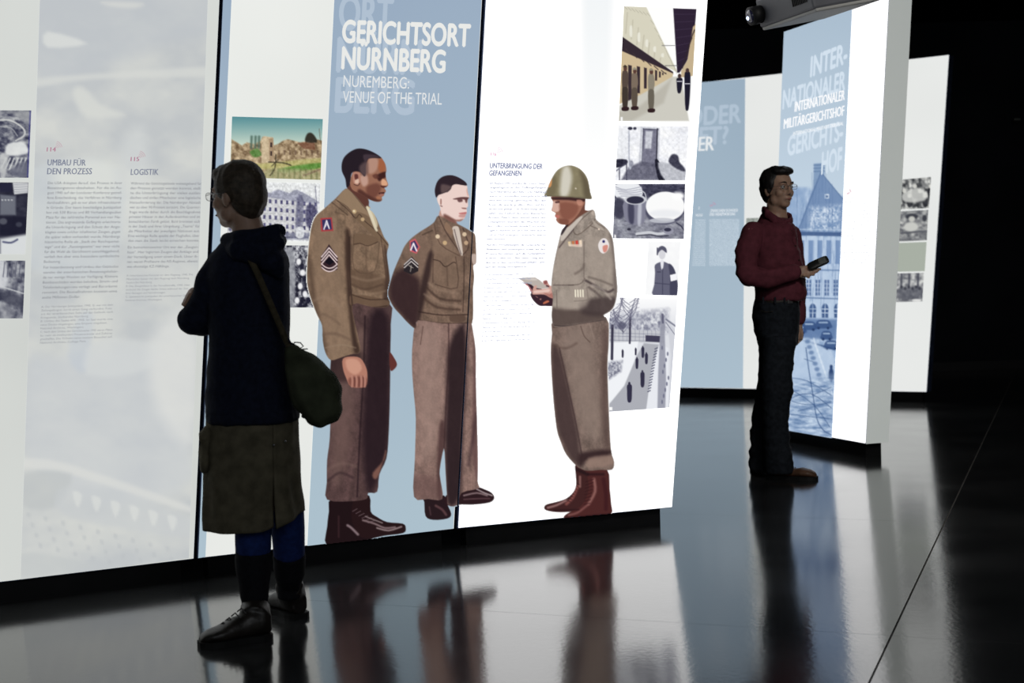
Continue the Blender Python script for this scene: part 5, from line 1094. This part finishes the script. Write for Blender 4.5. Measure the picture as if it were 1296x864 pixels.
def glasses(parent, R, H, k=1.0):
    g = Blob(); first = None
    pr = []
    for s in (-1, 1):
        c = (.104 * k, s * .033 * k, .010 * k); loop = []
        for j in range(17):
            t = 2 * math.pi * j / 16; ct, st = math.cos(t), math.sin(t)
            loop.append(H(c[0] - abs(s * ct * .004) * 0, c[1] + .024 * k * math.copysign(abs(ct) ** .7, ct), c[2] + .015 * k * math.copysign(abs(st) ** .7, st)))
        g.tube(loop, [.0011] * 17, 6, False); pr.append((c, loop))
        g.tube([H(.104 * k, s * .057 * k, .014 * k), H(.06 * k, s * .080 * k, .014 * k), H(-.004 * k, s * .084 * k, .010 * k)], [.0013] * 3, 6)
    g.tube([H(.104 * k, -.009 * k, .014 * k), H(.108 * k, 0, .016 * k), H(.104 * k, .009 * k, .014 * k)], [.0012] * 3, 6)
    o = g.solid('glasses', METAL, parent, voxel=0)
    for c, loop in pr:
        fwd = (H(1, 0, 0) - H(0, 0, 0)) * .0008; n = 16
        V = [p + fwd for p in loop[:16]] + [p - fwd for p in loop[:16]]
        link('lens', mesh_from(V, [tuple(range(n)), tuple(range(2 * n - 1, n - 1, -1))] + [(i, (i + 1) % n, (i + 1) % n + n, i + n) for i in range(n)]), GLASS, o)
    return o
def ribbon(name, pts, wd, th, m, parent, n=4, upv=(0, -1, 0)):
    b = Blob(); P = [Vector(p) for p in pts]; rs = []
    for i, p in enumerate(P):
        d = (P[min(i + 1, len(P) - 1)] - P[max(i - 1, 0)]).normalized(); u = Vector(upv); a = (u - d * u.dot(d)).normalized(); c = d.cross(a)
        rs.append([p + c * wd / 2 + a * th / 2, p - c * wd / 2 + a * th / 2, p - c * wd / 2 - a * th / 2, p + c * wd / 2 - a * th / 2])
    return b.rings(rs).solid(name, m, parent, voxel=0)
def shoe(parent, heel, toe, length_w, hgt, m, name, ankle=None, ankle_r=.05, laces=True, shaft=0.0, toe_h=.055, w=.048):
    """heel and toe are floor points of the sole"""
    h = Vector(heel); t = Vector(toe); h.z = t.z = 0; d = (t - h); L = d.length; d.normalize(); sd = Vector((-d.y, d.x, 0)); Z = Vector((0, 0, 1))
    root = None; b = Blob()
    prof = [(0.0, .62, hgt * .92), (.10, .86, hgt), (.28, .86, hgt * .98), (.42, .84, hgt * .80), (.56, .92, hgt * .62 + .01), (.72, 1.0, toe_h * 1.0), (.86, .92, toe_h * .88), (.96, .62, toe_h * .66), (1.0, .34, toe_h * .45)]
    rs = []
    for k, ww, hh in prof:
        c = h + d * (L * (k * .97 + .015)); r = []
        for j in range(16):
            a = 2 * math.pi * j / 16; ca, sa = math.cos(a), math.sin(a)
            zz = .016 + (hh - .016) * (.5 + .5 * math.copysign(abs(sa) ** .75, sa)); wx = w * ww * math.copysign(abs(ca) ** .8, ca) * (1 - .35 * max(0, sa) * (hh / hgt))
            r.append(c + sd * wx + Z * zz)
        rs.append(r)
    b.rings(rs)
    if ankle is not None:
        an = Vector(ankle); b.tube([h + d * L * .22 + Z * (hgt * .6), an], [(ankle_r * 1.02, ankle_r * 1.12), (ankle_r, ankle_r)], 16, False)
    up = b.solid(name, m, parent, voxel=.006, smooth=3, folds=folds(.002, 22, 22, 30, 4))
    s = Blob(); o2 = []
    for k, ww in ((0, .55), (.04, .82), (.15, .92), (.35, .80), (.5, .86), (.7, 1.06), (.85, 1.0), (.95, .74), (1.0, .4)): o2.append((h + d * L * k, w * ww * 1.04))
    ring = [c + sd * q for c, q in o2] + [c - sd * q for c, q in reversed(o2)]; n = len(ring)
    V = [p + Z * .0 for p in ring] + [p + Z * .020 for p in ring]
    me = mesh_from(V, [tuple(range(n))[::-1], tuple(range(n, 2 * n))] + [(i, (i + 1) % n, (i + 1) % n + n, i + n) for i in range(n)])
    so = link('sole', me, SOLE, up)
    if laces:
        for k in range(4):
            kk = .36 + k * .085; hh = hgt * (.98 - (kk - .28) * 1.35) + .008; c = h + d * (L * kk)
            b = Blob(); b.tube([c + sd * w * .42 + Z * (hh - .008), c + Z * (hh + .006) + d * .01, c - sd * w * .42 + Z * (hh - .008) + d * .018], [.0026] * 3, 6); b.solid('lace', LACE, up, voxel=0)
    return up
def finger(B, pts, r0, r1): B.tube(pts, [r0 + (r1 - r0) * i / (len(pts) - 1) for i in range(len(pts))], 10)
# ------------------------------------------------------------------ woman before the left panels (seen from behind)
YW = 4.95
def PW(x, y, dy=0.0): return on_y(x, y, YW + dy)
base = PW(318, 805); base.z = 0
woman = empty('person', base, 'person with short brown hair in navy hoodie and knee-length khaki skirt, back turned, arms folded', 'person')
R, H = head_frame(PW(301, 249, 0), math.radians(-118), 0, -.06)
# body: head, neck, trunk, arms, hands, legs as one surface
B = Blob(); head_shapes(B, R, H, .93)
B.tube([PW(305, 262, .01), PW(313, 285, .01), PW(316, 306, .01)], [.058, .054, .066])
B.loft([(296, 342, 300, .0, .05), (282, 350, 320, 0, .08), (278, 354, 360, 0, .09), (276, 356, 430, 0, .095), (276, 366, 500, 0, .10), (272, 372, 560, 0, .11)], YW)
for X0, X1, X2, yl, dz, dl in ((322, 320, 322, 790, -.03, -.02), (348, 364, 366, 748, .08, .20)):
    B.tube([PW(X0, 560, dz * .5), PW(X1, 670, dz + .02), PW(X2, yl - 50, dl), PW(X2, yl, dl)], [.076, .050, .036, .030])
# folded arms: left upper arm, forearms crossing in front of the chest
B.tube([PW(284, 334, .02), PW(266, 368, .02), PW(248, 402, .02)], [.044, .040, .036]); B.tube([PW(243, 402, .02), PW(262, 400, .14), PW(300, 388, .19)], [.036, .032, .026])
B.tube([PW(344, 326, .05), PW(344, 372, .15), PW(338, 396, .20)], [.046, .042, .036]); B.tube([PW(338, 396, .20), PW(290, 388, .20), PW(250, 377, .09)], [.036, .030, .025])
B.ell(PW(246, 378, .05), (.030, .026, .042)); 
for k in range(4):                                                  # fingertips over the left sleeve
    x = 241.4 - k * 2.7; y = 370.6 + k * 4.8
    finger(B, [PW(250 - k * 1.5, y + 2, .07), PW(x - 2.0, y, .03), PW(x, y + 1.4, -.02)], .0095, .0082)
finger(B, [PW(254, 372, .08), PW(250, 369, .06), PW(247, 367, .03)], .010, .009)
B.ell(PW(304, 386, .19), (.04, .02, .035))
for k in range(4): finger(B, [PW(306, 380 + k * 5, .19), PW(318, 381 + k * 5, .20), PW(328, 383 + k * 5, .19)], .009, .008)
body = B.solid('body', SKIN, woman, voxel=.0065, smooth=2)
face_parts(body, R, H, .93)
glasses(woman, R, H, .93)
# hair: short crop
hb = Blob(); k = .93
for a_, b_, c_, ra, rb, rc in ((-.016, 0, .046, .100, .088, .090), (-.048, 0, .000, .066, .078, .080), (.030, 0, .088, .062, .066, .036), (-.06, 0, -.046, .034, .058, .040), (-.014, -.060, .030, .058, .026, .046), (-.014, .060, .030, .058, .026, .046), (.052, 0, .083, .040, .052, .024)):
    hb.ell(H(a_ * k, b_ * k, c_ * k), (ra * k, rb * k, rc * k), R)
hb.solid('hair', HAIRB, woman, voxel=.006, smooth=2, folds=folds(.004, 36, 36, 14, 3, .004))
# hoodie
hd = Blob()
hd.loft([(286, 350, 303, .0, .075), (277, 355, 312, 0, .10), (269, 361, 326, 0, .125), (263, 364, 350, .0, .135), (264, 366, 390, 0, .135), (268, 364, 430, 0, .13), (264, 369, 470, 0, .135), (262.5, 374, 500, 0, .14), (263.5, 377, 524, 0, .142), (264, 377.5, 531, 0, .14)], YW, e=2.2)
hd.tube([PW(284, 335, .0), PW(270, 356, -.01), PW(261, 376, -.02), PW(248, 400, -.01)], [.062, .057, .052, .050]); hd.tube([PW(243.6, 404, .0), PW(256, 407, .03), PW(280, 400, .12), PW(300, 390, .16)], [.052, .050, .050, .044])
hd.tube([PW(344, 330, .03), PW(345, 372, .12), PW(338, 396, .17)], [.056, .054, .052]); hd.tube([PW(338, 396, .17), PW(300, 390, .21), PW(272, 385, .16), PW(260, 382, .12)], [.052, .048, .044, .040])
hoodie = hd.solid('hoodie', NAVY, woman, voxel=.0075, smooth=3, folds=folds(.007, 9, 9, 13, 2, .002))
# hood lying on the back
ho = Blob()
ho.tube([PW(290, 305, .03), PW(292, 304, -.05), PW(306, 302, -.115), PW(328, 299, -.12), PW(346, 293, -.085), PW(352, 292, .0), PW(346, 294, .07)], [(.022, .026), (.026, .032), (.026, .036), (.028, .038), (.026, .034), (.022, .026), (.018, .022)], 14)
ho.tube([PW(290, 312, -.03), PW(304, 316, -.13), PW(330, 320, -.15), (PW(352, 308, -.09)), PW(356, 304, -.02)], [.022, .038, .046, .030, .020], 14)
ho.tube([PW(338, 320, -.10), PW(346, 334, -.13), PW(352, 344, -.11)], [.050, .044, .022], 14); ho.tube([PW(344, 292, -.07), PW(352, 289, -.05)], [.018, .010], 10)
hoo = ho.solid('hood', NAVY, woman, voxel=.006, smooth=3, folds=folds(.006, 14, 14, 18, 7, .002))
# hem band of the hoodie
hb2 = Blob(); hb2.loft([(263, 377.6, 519, 0, .145), (262.6, 378.4, 526, 0, .147), (264, 377.6, 533, 0, .143)], YW, e=2.2); hb2.solid('hem_band', NAVY, woman, voxel=.0075, smooth=1, folds=folds(.004, 18, 18, 4, 5))
# skirt with a side slit: open shell made of a closed pair of skins
sk_rows = [(263, 377, 522, .02, .145), (261, 378, 550, .02, .155), (260, 379.5, 590, .02, .165), (259.2, 381.4, 630, .02, .172), (259, 383.4, 650, .02, .176), (259.4, 384, 664, .02, .178)]
def skirt_pt(row, t, inset=0.0):
    xl, xr, y, dy, hdp = row; A, Bp = on_y(xl, y, YW + dy), on_y(xr, y, YW + dy); c = (A + Bp) / 2; hw = (Bp - A).length / 2 - inset
    ct, st = math.cos(t), math.sin(t); e = 2.2
    return c + Vector((hw * math.copysign(abs(ct) ** (2 / e), ct), (hdp - inset) * math.copysign(abs(st) ** (2 / e), st), 0))
def interp_rows(rows, m):
    out = []
    ys = [r[2] for r in rows]
    for i in range(m + 1):
        y = ys[0] + (ys[-1] - ys[0]) * i / m
        for j in range(len(rows) - 1):
            if rows[j][2] <= y <= rows[j + 1][2] + 1e-6:
                k = (y - rows[j][2]) / (rows[j + 1][2] - rows[j][2]); out.append(tuple(a * (1 - k) + b * k for a, b in zip(rows[j], rows[j + 1]))); break
    return out
rows = interp_rows(sk_rows, 44); NT = 120; tslit = -0.98; V = []; Fc = []
for layer, ins in ((0, 0.0), (1, .007)):
    for i, rw in enumerate(rows):
        k = i / 44
        for j in range(NT + 1):
            gap = .002 + .075 * max(0, (k - .50)) ** 1.2
            t = tslit + gap + (2 * math.pi - 2 * gap) * j / NT
            p = skirt_pt(rw, t, ins)
            fold = .006 * k * math.sin(t * 9 + 2.3 * math.sin(k * 3)) + .006 * (vn(np.array(t * 5.0), np.array(k * 4.0), 12) - .5)
            nrm = Vector((math.cos(t), math.sin(t), 0)); p = p + nrm * float(fold)
            tilt_ = (1 - k) * 0; dz_ = k * ((-.012 if j < 30 else 0) + .055 * max(0, math.cos(t)) ** 2)
            V.append(p + Vector((0, 0, dz_)))
n1 = 45 * (NT + 1); ix = lambda l, i, j: l * n1 + i * (NT + 1) + j
for i in range(44):
    for j in range(NT): Fc.append((ix(0, i, j), ix(0, i + 1, j), ix(0, i + 1, j + 1), ix(0, i, j + 1))); Fc.append((ix(1, i, j + 1), ix(1, i + 1, j + 1), ix(1, i + 1, j), ix(1, i, j)))
for j in range(NT): Fc.append((ix(0, 44, j), ix(1, 44, j), ix(1, 44, j + 1), ix(0, 44, j + 1))); Fc.append((ix(0, 0, j + 1), ix(1, 0, j + 1), ix(1, 0, j), ix(0, 0, j)))
for i in range(44): Fc.append((ix(0, i, 0), ix(1, i, 0), ix(1, i + 1, 0), ix(0, i + 1, 0))); Fc.append((ix(0, i + 1, NT), ix(1, i + 1, NT), ix(1, i, NT), ix(0, i, NT)))
me = mesh_from(V, Fc); bm = bmesh.new(); bm.from_mesh(me); bmesh.ops.recalc_face_normals(bm, faces=bm.faces); bm.to_mesh(me); bm.free()
skirt = link('skirt', me, KHAKI, woman, smooth=True)
# cargo pocket at the left and two studs by the slit
pk = Blob(); pk.tube([PW(266, 550, -.03), PW(263, 572, -.03), PW(262.5, 592, -.03)], [(.020, .05), (.026, .056), (.018, .05)], 14); pk.tube([PW(266, 545, -.03), PW(262.5, 552, -.03)], [(.02, .056), (.026, .06)], 12)
pk.solid('pocket', KHAKI, skirt, voxel=.006, smooth=2, folds=folds(.006, 25, 25, 25, 9))
for x, y, dy in ((346.5, 563, -.112), (361, 558, -.095)): b = Blob(); b.ell(PW(x, y, dy - .012), (.004, .003, .004), None, 8, 6); b.solid('stud', METAL, skirt, voxel=0)
# tights and stockings
for X0, X1, X2, yt, yl, dz, dm, dl, hw0, hw1 in ((320.5, 320.5, 322.6, 655, 776, -.04, -.03, -.02, .066, .043), (364.5, 366, 366, 668, 749, .08, .12, .20, .060, .041)):
    ymid = yt + (44 if dz < 0 else 34); kk = (ymid - yt) / (yl - yt)
    b = Blob(); b.tube([PW(X0 - 2, yt - 26, dz), PW(X0, yt, dz), PW(X1, ymid, dm)], [hw0 * 1.04, hw0, hw0 * .94], 20, False); b.solid('tights', BLUEK, woman, voxel=.007, smooth=2)
    b = Blob(); b.tube([PW(X1, ymid - 2, dm), PW(X1 + .4, ymid + 22, dm * .6 + dl * .4), PW(X2, yl - 10, dl), PW(X2, yl + 8, dl)], [hw0 * .97, hw0 * .92, hw1 * 1.02, hw1], 20, False); b.solid('stocking', BLACKK, woman, voxel=.007, smooth=2, folds=folds(.002, 12, 12, 30, 3))
shoe(woman, on_z(343, 806, 0), on_z(251.5, 819, 0), .27, .115, BOOT, 'boot', PW(323.6, 768, -.02), .052, toe_h=.062, w=.050)
shoe(woman, on_z(381, 783, 0), on_z(336, 767, 0), .26, .115, BOOT, 'boot', PW(366, 740, .20), .050, toe_h=.06, w=.048)

# shoulder bag (hangs from its strap: a thing of its own)
bag = empty('shoulder_bag', PW(395, 500, -0.145), 'olive canvas drawstring shoulder bag hanging at the hip of the person in navy hoodie', 'bag')
g = Blob()
g.tube([PW(371, 447, -0.170), PW(377, 458, -0.170), PW(386, 472, -0.175), PW(395, 488, -0.180), PW(402, 503, -0.180), (PW(407, 515, -0.180))], [(.024, .03), (.046, .05), (.068, .068), (.080, .078), (.082, .08), (.066, .07)], 22)
sackb = g.solid('sack', OLIVE, bag, voxel=.006, smooth=3, folds=folds(.009, 16, 16, 11, 6, .003))
g = Blob(); g.tube([PW(368, 441, -0.135), PW(372, 448, -0.137), PW(378, 452, -0.140)], [.020, .026, .03], 12); g.solid('gathered_neck', OLIVE, bag, voxel=.004, smooth=1, folds=folds(.004, 60, 60, 30, 8))
ribbon('strap', [PW(309, 316, -0.145), PW(316, 326, -0.158), PW(326, 346, -0.162), PW(338, 374, -0.158), PW(350, 402, -0.150), PW(360, 426, -0.125), PW(367, 440, -0.165)], .021, .004, STRAPM, bag, upv=(0.1, -1, .1))
g = Blob(); g.tube([PW(369, 440, -0.155), PW(373, 433, -0.165), PW(380, 433.4, -0.165), PW(384, 438, -0.165), PW(380, 440.6, -0.165), PW(373, 436, -0.165)], [.0022] * 6, 6); g.tube([PW(371, 438, -0.155), PW(366, 430, -0.165), PW(364, 427, -0.165), PW(367, 433, -0.165)], [.0022] * 4, 6); g.tube([PW(372, 438, -0.155), PW(380, 442, -0.165), PW(389, 441.4, -0.165)], [.002] * 3, 6)
g.solid('cord_bow', CORD, bag, voxel=0)
g = Blob(); g.tube([PW(399, 529, -0.155), PW(405, 533.4, -0.155), PW(414, 532.4, -0.155), PW(419, 526, -0.155)], [.003] * 4, 8); g.tube([PW(384, 526, -0.155), PW(392, 529, -0.155), PW(400, 530, -0.155)], [.008, .007, .006], 8); g.solid('bottom_loop', CORD, bag, voxel=0)

# ------------------------------------------------------------------ man before the pillar, holding an audio guide
YM = 8.36
def PM(x, y, dy=0.0): return on_y(x, y, YM + dy)
base = PM(978, 603); base.z = 0
man = empty('person', base, 'person in maroon shirt and dark jeans standing before the pillar panel, looking at the viewer', 'person')
R2, H2 = head_frame(PM(984.5, 240, 0), math.radians(30), 0, 0)
B = Blob(); km = 1.0; head_shapes(B, R2, H2, km)
B.tube([PM(983, 258, .01), PM(983.5, 268, .02), PM(982, 282, .03)], [.060, .058, .075])
B.loft([(962, 1002, 280, .03, .09), (950, 1004, 296, .03, .14), (950, 1006, 330, .03, .13), (962, 1008, 370, .03, .12), (964, 1004, 400, .03, .12)], YM)
B.tube([PM(979, 404, .07), PM(977, 480, .10), PM(963, 560, .13), PM(961, 588, .13)], [.072, .055, .042, .036]); B.tube([PM(986, 404, -.03), PM(984, 490, -.07), PM(983, 590, -.08)], [.072, .058, .038])
# near arm bent, hand forward
B.tube([PM(952, 294, -.10), PM(944, 322, -.15), PM(946, 350, -.16)], [.050, .045, .038]); B.tube([PM(946, 350, -.16), PM(980, 350, -.18), PM(1008, 345, -.17)], [.038, .034, .027])
B.ell(PM(1015, 344, -.165), (.042, .020, .036), Matrix.Rotation(.12, 3, 'Y'))
# fingers under the device, thumb above
finger(B, [PM(1016, 339, -.17), PM(1024, 336.4, -.175), PM(1031, 333.4, -.18)], .012, .0095)
for k, (x, y) in enumerate(((1038.4, 340.2), (1034.5, 343.8), (1030, 347.6), (1023.6, 351.4))):
    finger(B, [PM(1018, 341 + k * 2.4, -.15 - .012 * k), PM(1026 - k * 1.2, 342.6 + k * 2.2, -.175), PM(x, y, -.178)], .0105, .0085)
# far arm hanging
B.tube([PM(1000, 294, .16), PM(1006, 340, .18), PM(1009, 380, .16), PM(1010.5, 412, .14)], [.048, .042, .034, .026])
B.ell(PM(1011.5, 419, .14), (.024, .03, .036))
for k in range(4): finger(B, [PM(1010 + k * 1.5, 421, .12 + k * .015), PM(1011 + k * 1.3, 429, .12 + k * .015), PM(1009.4 + k * .8, 434.6 - k * .8, .12 + k * .015)], .0095, .008)
finger(B, [PM(1013, 415, .12), PM(1015.8, 423, .11), PM(1014.6, 429, .11)], .010, .0085)
mbody = B.solid('body', SKIN, man, voxel=.0065, smooth=2)
face_parts(mbody, R2, H2, km)
glasses(man, R2, H2, km)
hb = Blob()
for a_, b_, c_, ra, rb, rc in ((-.026, 0, .052, .092, .086, .088), (-.052, 0, .008, .060, .080, .078), (-.058, 0, -.036, .036, .060, .044), (.030, .0, .104, .064, .062, .030), (.066, .018, .104, .034, .034, .022), (-.006, -.066, .034, .046, .022, .046), (-.006, .066, .034, .046, .022, .046), (.006, -.074, .002, .014, .010, .028), (.006, .074, .002, .014, .010, .028)):
    hb.ell(H2(a_, b_, c_), (ra, rb, rc), R2)
hb.solid('hair', HAIRD, man, voxel=.006, smooth=2, folds=folds(.005, 34, 34, 20, 5, .005))
# shirt
sh = Blob()
sh.loft([(965.5, 984, 271, .05, .05), (962, 994, 278, .04, .08), (954, 1003, 286, .02, .14), (948, 1005, 296, .02, .17), (946, 1009, 315, .02, .175), (950, 1013, 335, .02, .165), (954, 1016, 355, .02, .16), (957, 1018.4, 370, .02, .155), (958, 1017, 379, .02, .15)], YM, e=2.3)
sh.tube([PM(954, 296, -.08), PM(945, 318, -.14), PM(944.5, 344, -.16), PM(948, 350, -.17)], [.068, .062, .056, .052]); sh.tube([PM(948, 348, -.17), PM(972, 352, -.19), PM(990, 348, -.19), PM(1006, 345, -.175)], [(.052, .052), (.056, .05), (.048, .044), (.040, .036)])
sh.tube([PM(1000, 298, .14), PM(1006, 340, .17), PM(1009, 380, .16), PM(1010.4, 404, .14)], [.062, .054, .044, .036])
shirt = sh.solid('shirt', MAROON, man, voxel=.0075, smooth=3, folds=folds(.011, 11, 11, 16, 21, .002))
# collar, placket, cuff, buttons
cb = Blob(); cb.tube([PM(993, 284, -.085), PM(981, 278, -.10), PM(970, 270, -.06), PM(966, 266.4, .03), PM(973, 266, .10)], [(.012, .020), (.012, .026), (.012, .028), (.012, .028), (.01, .022)], 12, up=(0, 0, 1)); cb.tube([PM(998, 281, -.07), PM(1001.5, 279, -.02), PM(1000, 274, .05), (PM(985, 267, .11))], [(.010, .022), (.012, .022), (.01, .022), (.01, .02)], 12, up=(0, 0, 1))
cb.tube([PM(995, 279, -.09), PM(990, 286, -.12), PM(986, 288, -.13)], [(.010, .016), (.008, .018), (.006, .008)], 10, up=(1, 0, 0))
cb.solid('collar', MAROON, shirt, voxel=.005, smooth=2)
b = Blob(); b.tube([PM(998, 282, -.075), PM(1004, 300, -.10), PM(1009, 322, -.10), PM(1013, 336, -.09)], [(.013, .004)] * 4, 10, up=(.5, -1, 0)); b.solid('placket', MAROON, shirt, voxel=0)
cf = Blob(); cf.tube([PM(1003, 345.4, -.178), PM(1009.5, 344.6, -.172)], [(.041, .038), (.040, .036)], 16, False); cf.solid('cuff', MAROON, shirt, voxel=.005, smooth=1)
for x, y in ((1001.6, 292), (1006.6, 311), (1011, 329)): b = Blob(); b.ell(PM(x, y, -.112), (.005, .003, .005), None, 8, 5); b.solid('button', BROWM, shirt, voxel=0)
# jeans, belt
je = Blob()
je.loft([(957.6, 1009.5, 376, .02, .145), (955, 1010, 385, .02, .15), (953, 1010.5, 400, .02, .155), (956, 1009.5, 420, .02, .15), (961, 1008, 436, .02, .14)], YM, e=2.2)
je.loft([(966, 1007.5, 425, -.06, .10), (965, 1005, 450, -.07, .10), (964, 1001.5, 475, -.08, .095), (964, 1003, 497, -.08, .095), (965, 998.6, 508, -.08, .085), (966, 996.8, 540, -.08, .08), (967, 999, 560, -.08, .085), (968, 1001.2, 572, -.08, .09), (968, 1003, 588, -.08, .095), (970, 1003.5, 598, -.08, .09)], YM, e=2.2)
je.loft([(961, 995, 425, .09, .10), (961.6, 992, 450, .10, .095), (960.6, 990, 480, .11, .09), (955.5, 984, 510, .12, .085), (950.6, 978, 540, .13, .08), (948.8, 976, 556, .13, .085), (951, 974, 563, .13, .078), (948.4, 975, 571, .13, .085), (950.4, 974, 578, .13, .08), (947.2, 974, 590, .13, .085), (949.4, 974, 594.6, .13, .08)], YM, e=2.2)
jeans = je.solid('jeans', JEAN, man, voxel=.007, smooth=2, folds=folds(.006, 13, 13, 22, 33, .002))
bl = Blob(); bl.loft([(957.2, 1010, 375.6, .02, .150), (956.8, 1010.6, 379, .02, .152), (956.8, 1010.4, 383, .02, .152)], YM, e=2.2); bl.solid('belt', BELT, man, voxel=.006, smooth=1)
b = box('belt_buckle', PM(1000, 381, -.125), (.035, .006, .026), METAL, man, rz=.5, bevel=.002)
for x in (966, 981, 993): box('belt_loop', PM(x, 380, -.138), (.010, .006, .040), JEAN, man)
pk = Blob(); pk.tube([PM(962, 393, -.09), PM(970, 394.6, -.128), PM(978, 394, -.137)], [.0022] * 3, 6); pk.solid('pocket_seam', BELT, jeans, voxel=0)
shoe(man, on_z(972, 604.5, 0), on_z(1034.4, 607, 0), .29, .085, TAN, 'shoe', laces=True, toe_h=.068, w=.050)
shoe(man, on_z(950, 596, 0), on_z(1004, 594, 0), .28, .085, TAN, 'shoe', laces=False, toe_h=.066, w=.048)
# audio guide
dv = empty('audio_guide', PM(1038, 333, -.18), 'small black handheld audio guide with rounded end, held by the person in maroon shirt', 'audio guide')
def slab(name, c, L, W_, T, R, m, parent, seg=10):
    V = []; n = 0; out = []
    for k in range(40):
        t = 2 * math.pi * k / 40; ct, st = math.cos(t), math.sin(t); out.append((L / 2 * math.copysign(abs(ct) ** .45, ct), W_ / 2 * math.copysign(abs(st) ** .45, st)))
    lv = [(-T / 2, .86), (-T / 2 * .7, 1), (T / 2 * .7, 1), (T / 2, .86)]
    b = Blob(); b.rings([[Vector(c) + R @ Vector((x * s_, y * s_, z)) for x, y in out] for z, s_ in lv]); return b.solid(name, m, parent, voxel=0)
ux = (PM(1043, 328.4, -.185) - PM(1026, 336, -.175)).normalized(); nz = Vector((-.30, -.80, .52)); nz = (nz - ux * nz.dot(ux)).normalized(); uy = nz.cross(ux)
RD_ = Matrix((ux, uy, nz)).transposed()
cdv = PM(1035.4, 333, -.19)
slab('casing', cdv, .125, .050, .022, RD_, DEVICE, dv)
slab('keypad', cdv + nz * .0115 + ux * .026, .044, .034, .003, RD_, KEYS, dv)

# ------------------------------------------------------------------ ceiling projector
pd = Vector((.317, -.949, 0)); pn = Vector((-.949, -.317, 0))
pc = on_y(1003, 2, 6.30)
proj = empty('projector', pc, 'dark grey video projector hanging from the ceiling above the pillar panel', 'projector')
GREYP = mat('grey_projector_plastic', (0.085, 0.088, 0.10), .5, .3, noise=(6, .1)); GREYL = mat('lit_underside_grey', (0.30, 0.30, 0.29), .5, .3)  # light falling on the underside is put into its paler grey
rz_ = math.atan2(pd.y, pd.x)
p_l = on_y(962, 38, 6.55); p_r = on_y(1031, 12.5, 6.11)
ax = (p_r - p_l); ax.z = 0; Lp = ax.length; ax.normalize(); az = math.atan2(ax.y, ax.x); bk = Vector((-ax.y, ax.x, 0))
if bk.y < 0: bk = -bk
zb = (p_l.z + p_r.z) / 2
mid = (p_l + p_r) / 2
TL_ = .19; RP = Matrix.Rotation(az, 3, 'Z') @ Matrix.Rotation(TL_, 3, 'X')
e0_ = Vector((mid.x, mid.y, zb)); cb_ = e0_ + RP @ Vector((0, .17, .070)); lo_ = lambda a, b, c: cb_ + RP @ Vector((a, b, c))
box('casing', cb_, (Lp, .34, .13), GREYP, proj, rz=az, rx=TL_, bevel=.012)
box('underside', lo_(0, .004, -.068), (Lp * .98, .33, .018), GREYL, proj, rz=az, rx=TL_, bevel=.006)
for k in range(9): box('vent_slat', lo_(Lp * .17 + k * .0135, -.171, .012), (.005, .008, .075), BLACK, proj, rz=az, rx=TL_)
lc = lo_(-Lp * .5 + .03, -.165, -.004); ld = (RP @ Vector((-.02, -.98, -.04))).normalized()
b = Blob(); b.tube([lc, lc + ld * .060], [.040, .042], 24, False, up=(0, 0, 1)); barrel = b.solid('lens_barrel', BLACK, proj, voxel=0)
LENS = mat('lens_glass', (0.02, 0.02, 0.05), .05, .9)
Rl = ld.to_track_quat('Z', 'Y').to_matrix()
b = Blob(); b.ell(lc + ld * .059, (.031, .031, .014), Rl, 20, 10); b.solid('lens_glass', LENS, barrel, voxel=0)
LIT = mat('lit_lens_centre', (0.5, 0.6, 1), .2, .5, emis=(.62, .75, 1.0), es=3.0)
b = Blob(); b.ell(lc + ld * .073 - Vector((0, 0, .006)), (.009, .009, .004), Rl, 14, 8); b.solid('lamp_glow', LIT, barrel, voxel=0)
box('ceiling_pole', (cb_.x, cb_.y, (cb_.z + .065 + 4.0) / 2), (.04, .04, 4.0 - cb_.z - .065), BLACK, proj)
box('mounting_plate', (cb_.x, cb_.y, 3.99), (.16, .16, .02), BLACK, proj)
# small fitting on the dark back wall
sw = on_y(1287, 151, 16.43)
st = empty('wall_fitting', sw, 'tiny pale rectangular fitting on the dark wall at far right', 'wall fitting')
box('cover', sw + Vector((0, .0, 0)), (.07, .03, .018), mat('pale_fitting', (.30, .32, .28), .6, .3), st); box('back_plate', sw + Vector((0, .012, -.02)), (.09, .016, .08), BLACK, st)
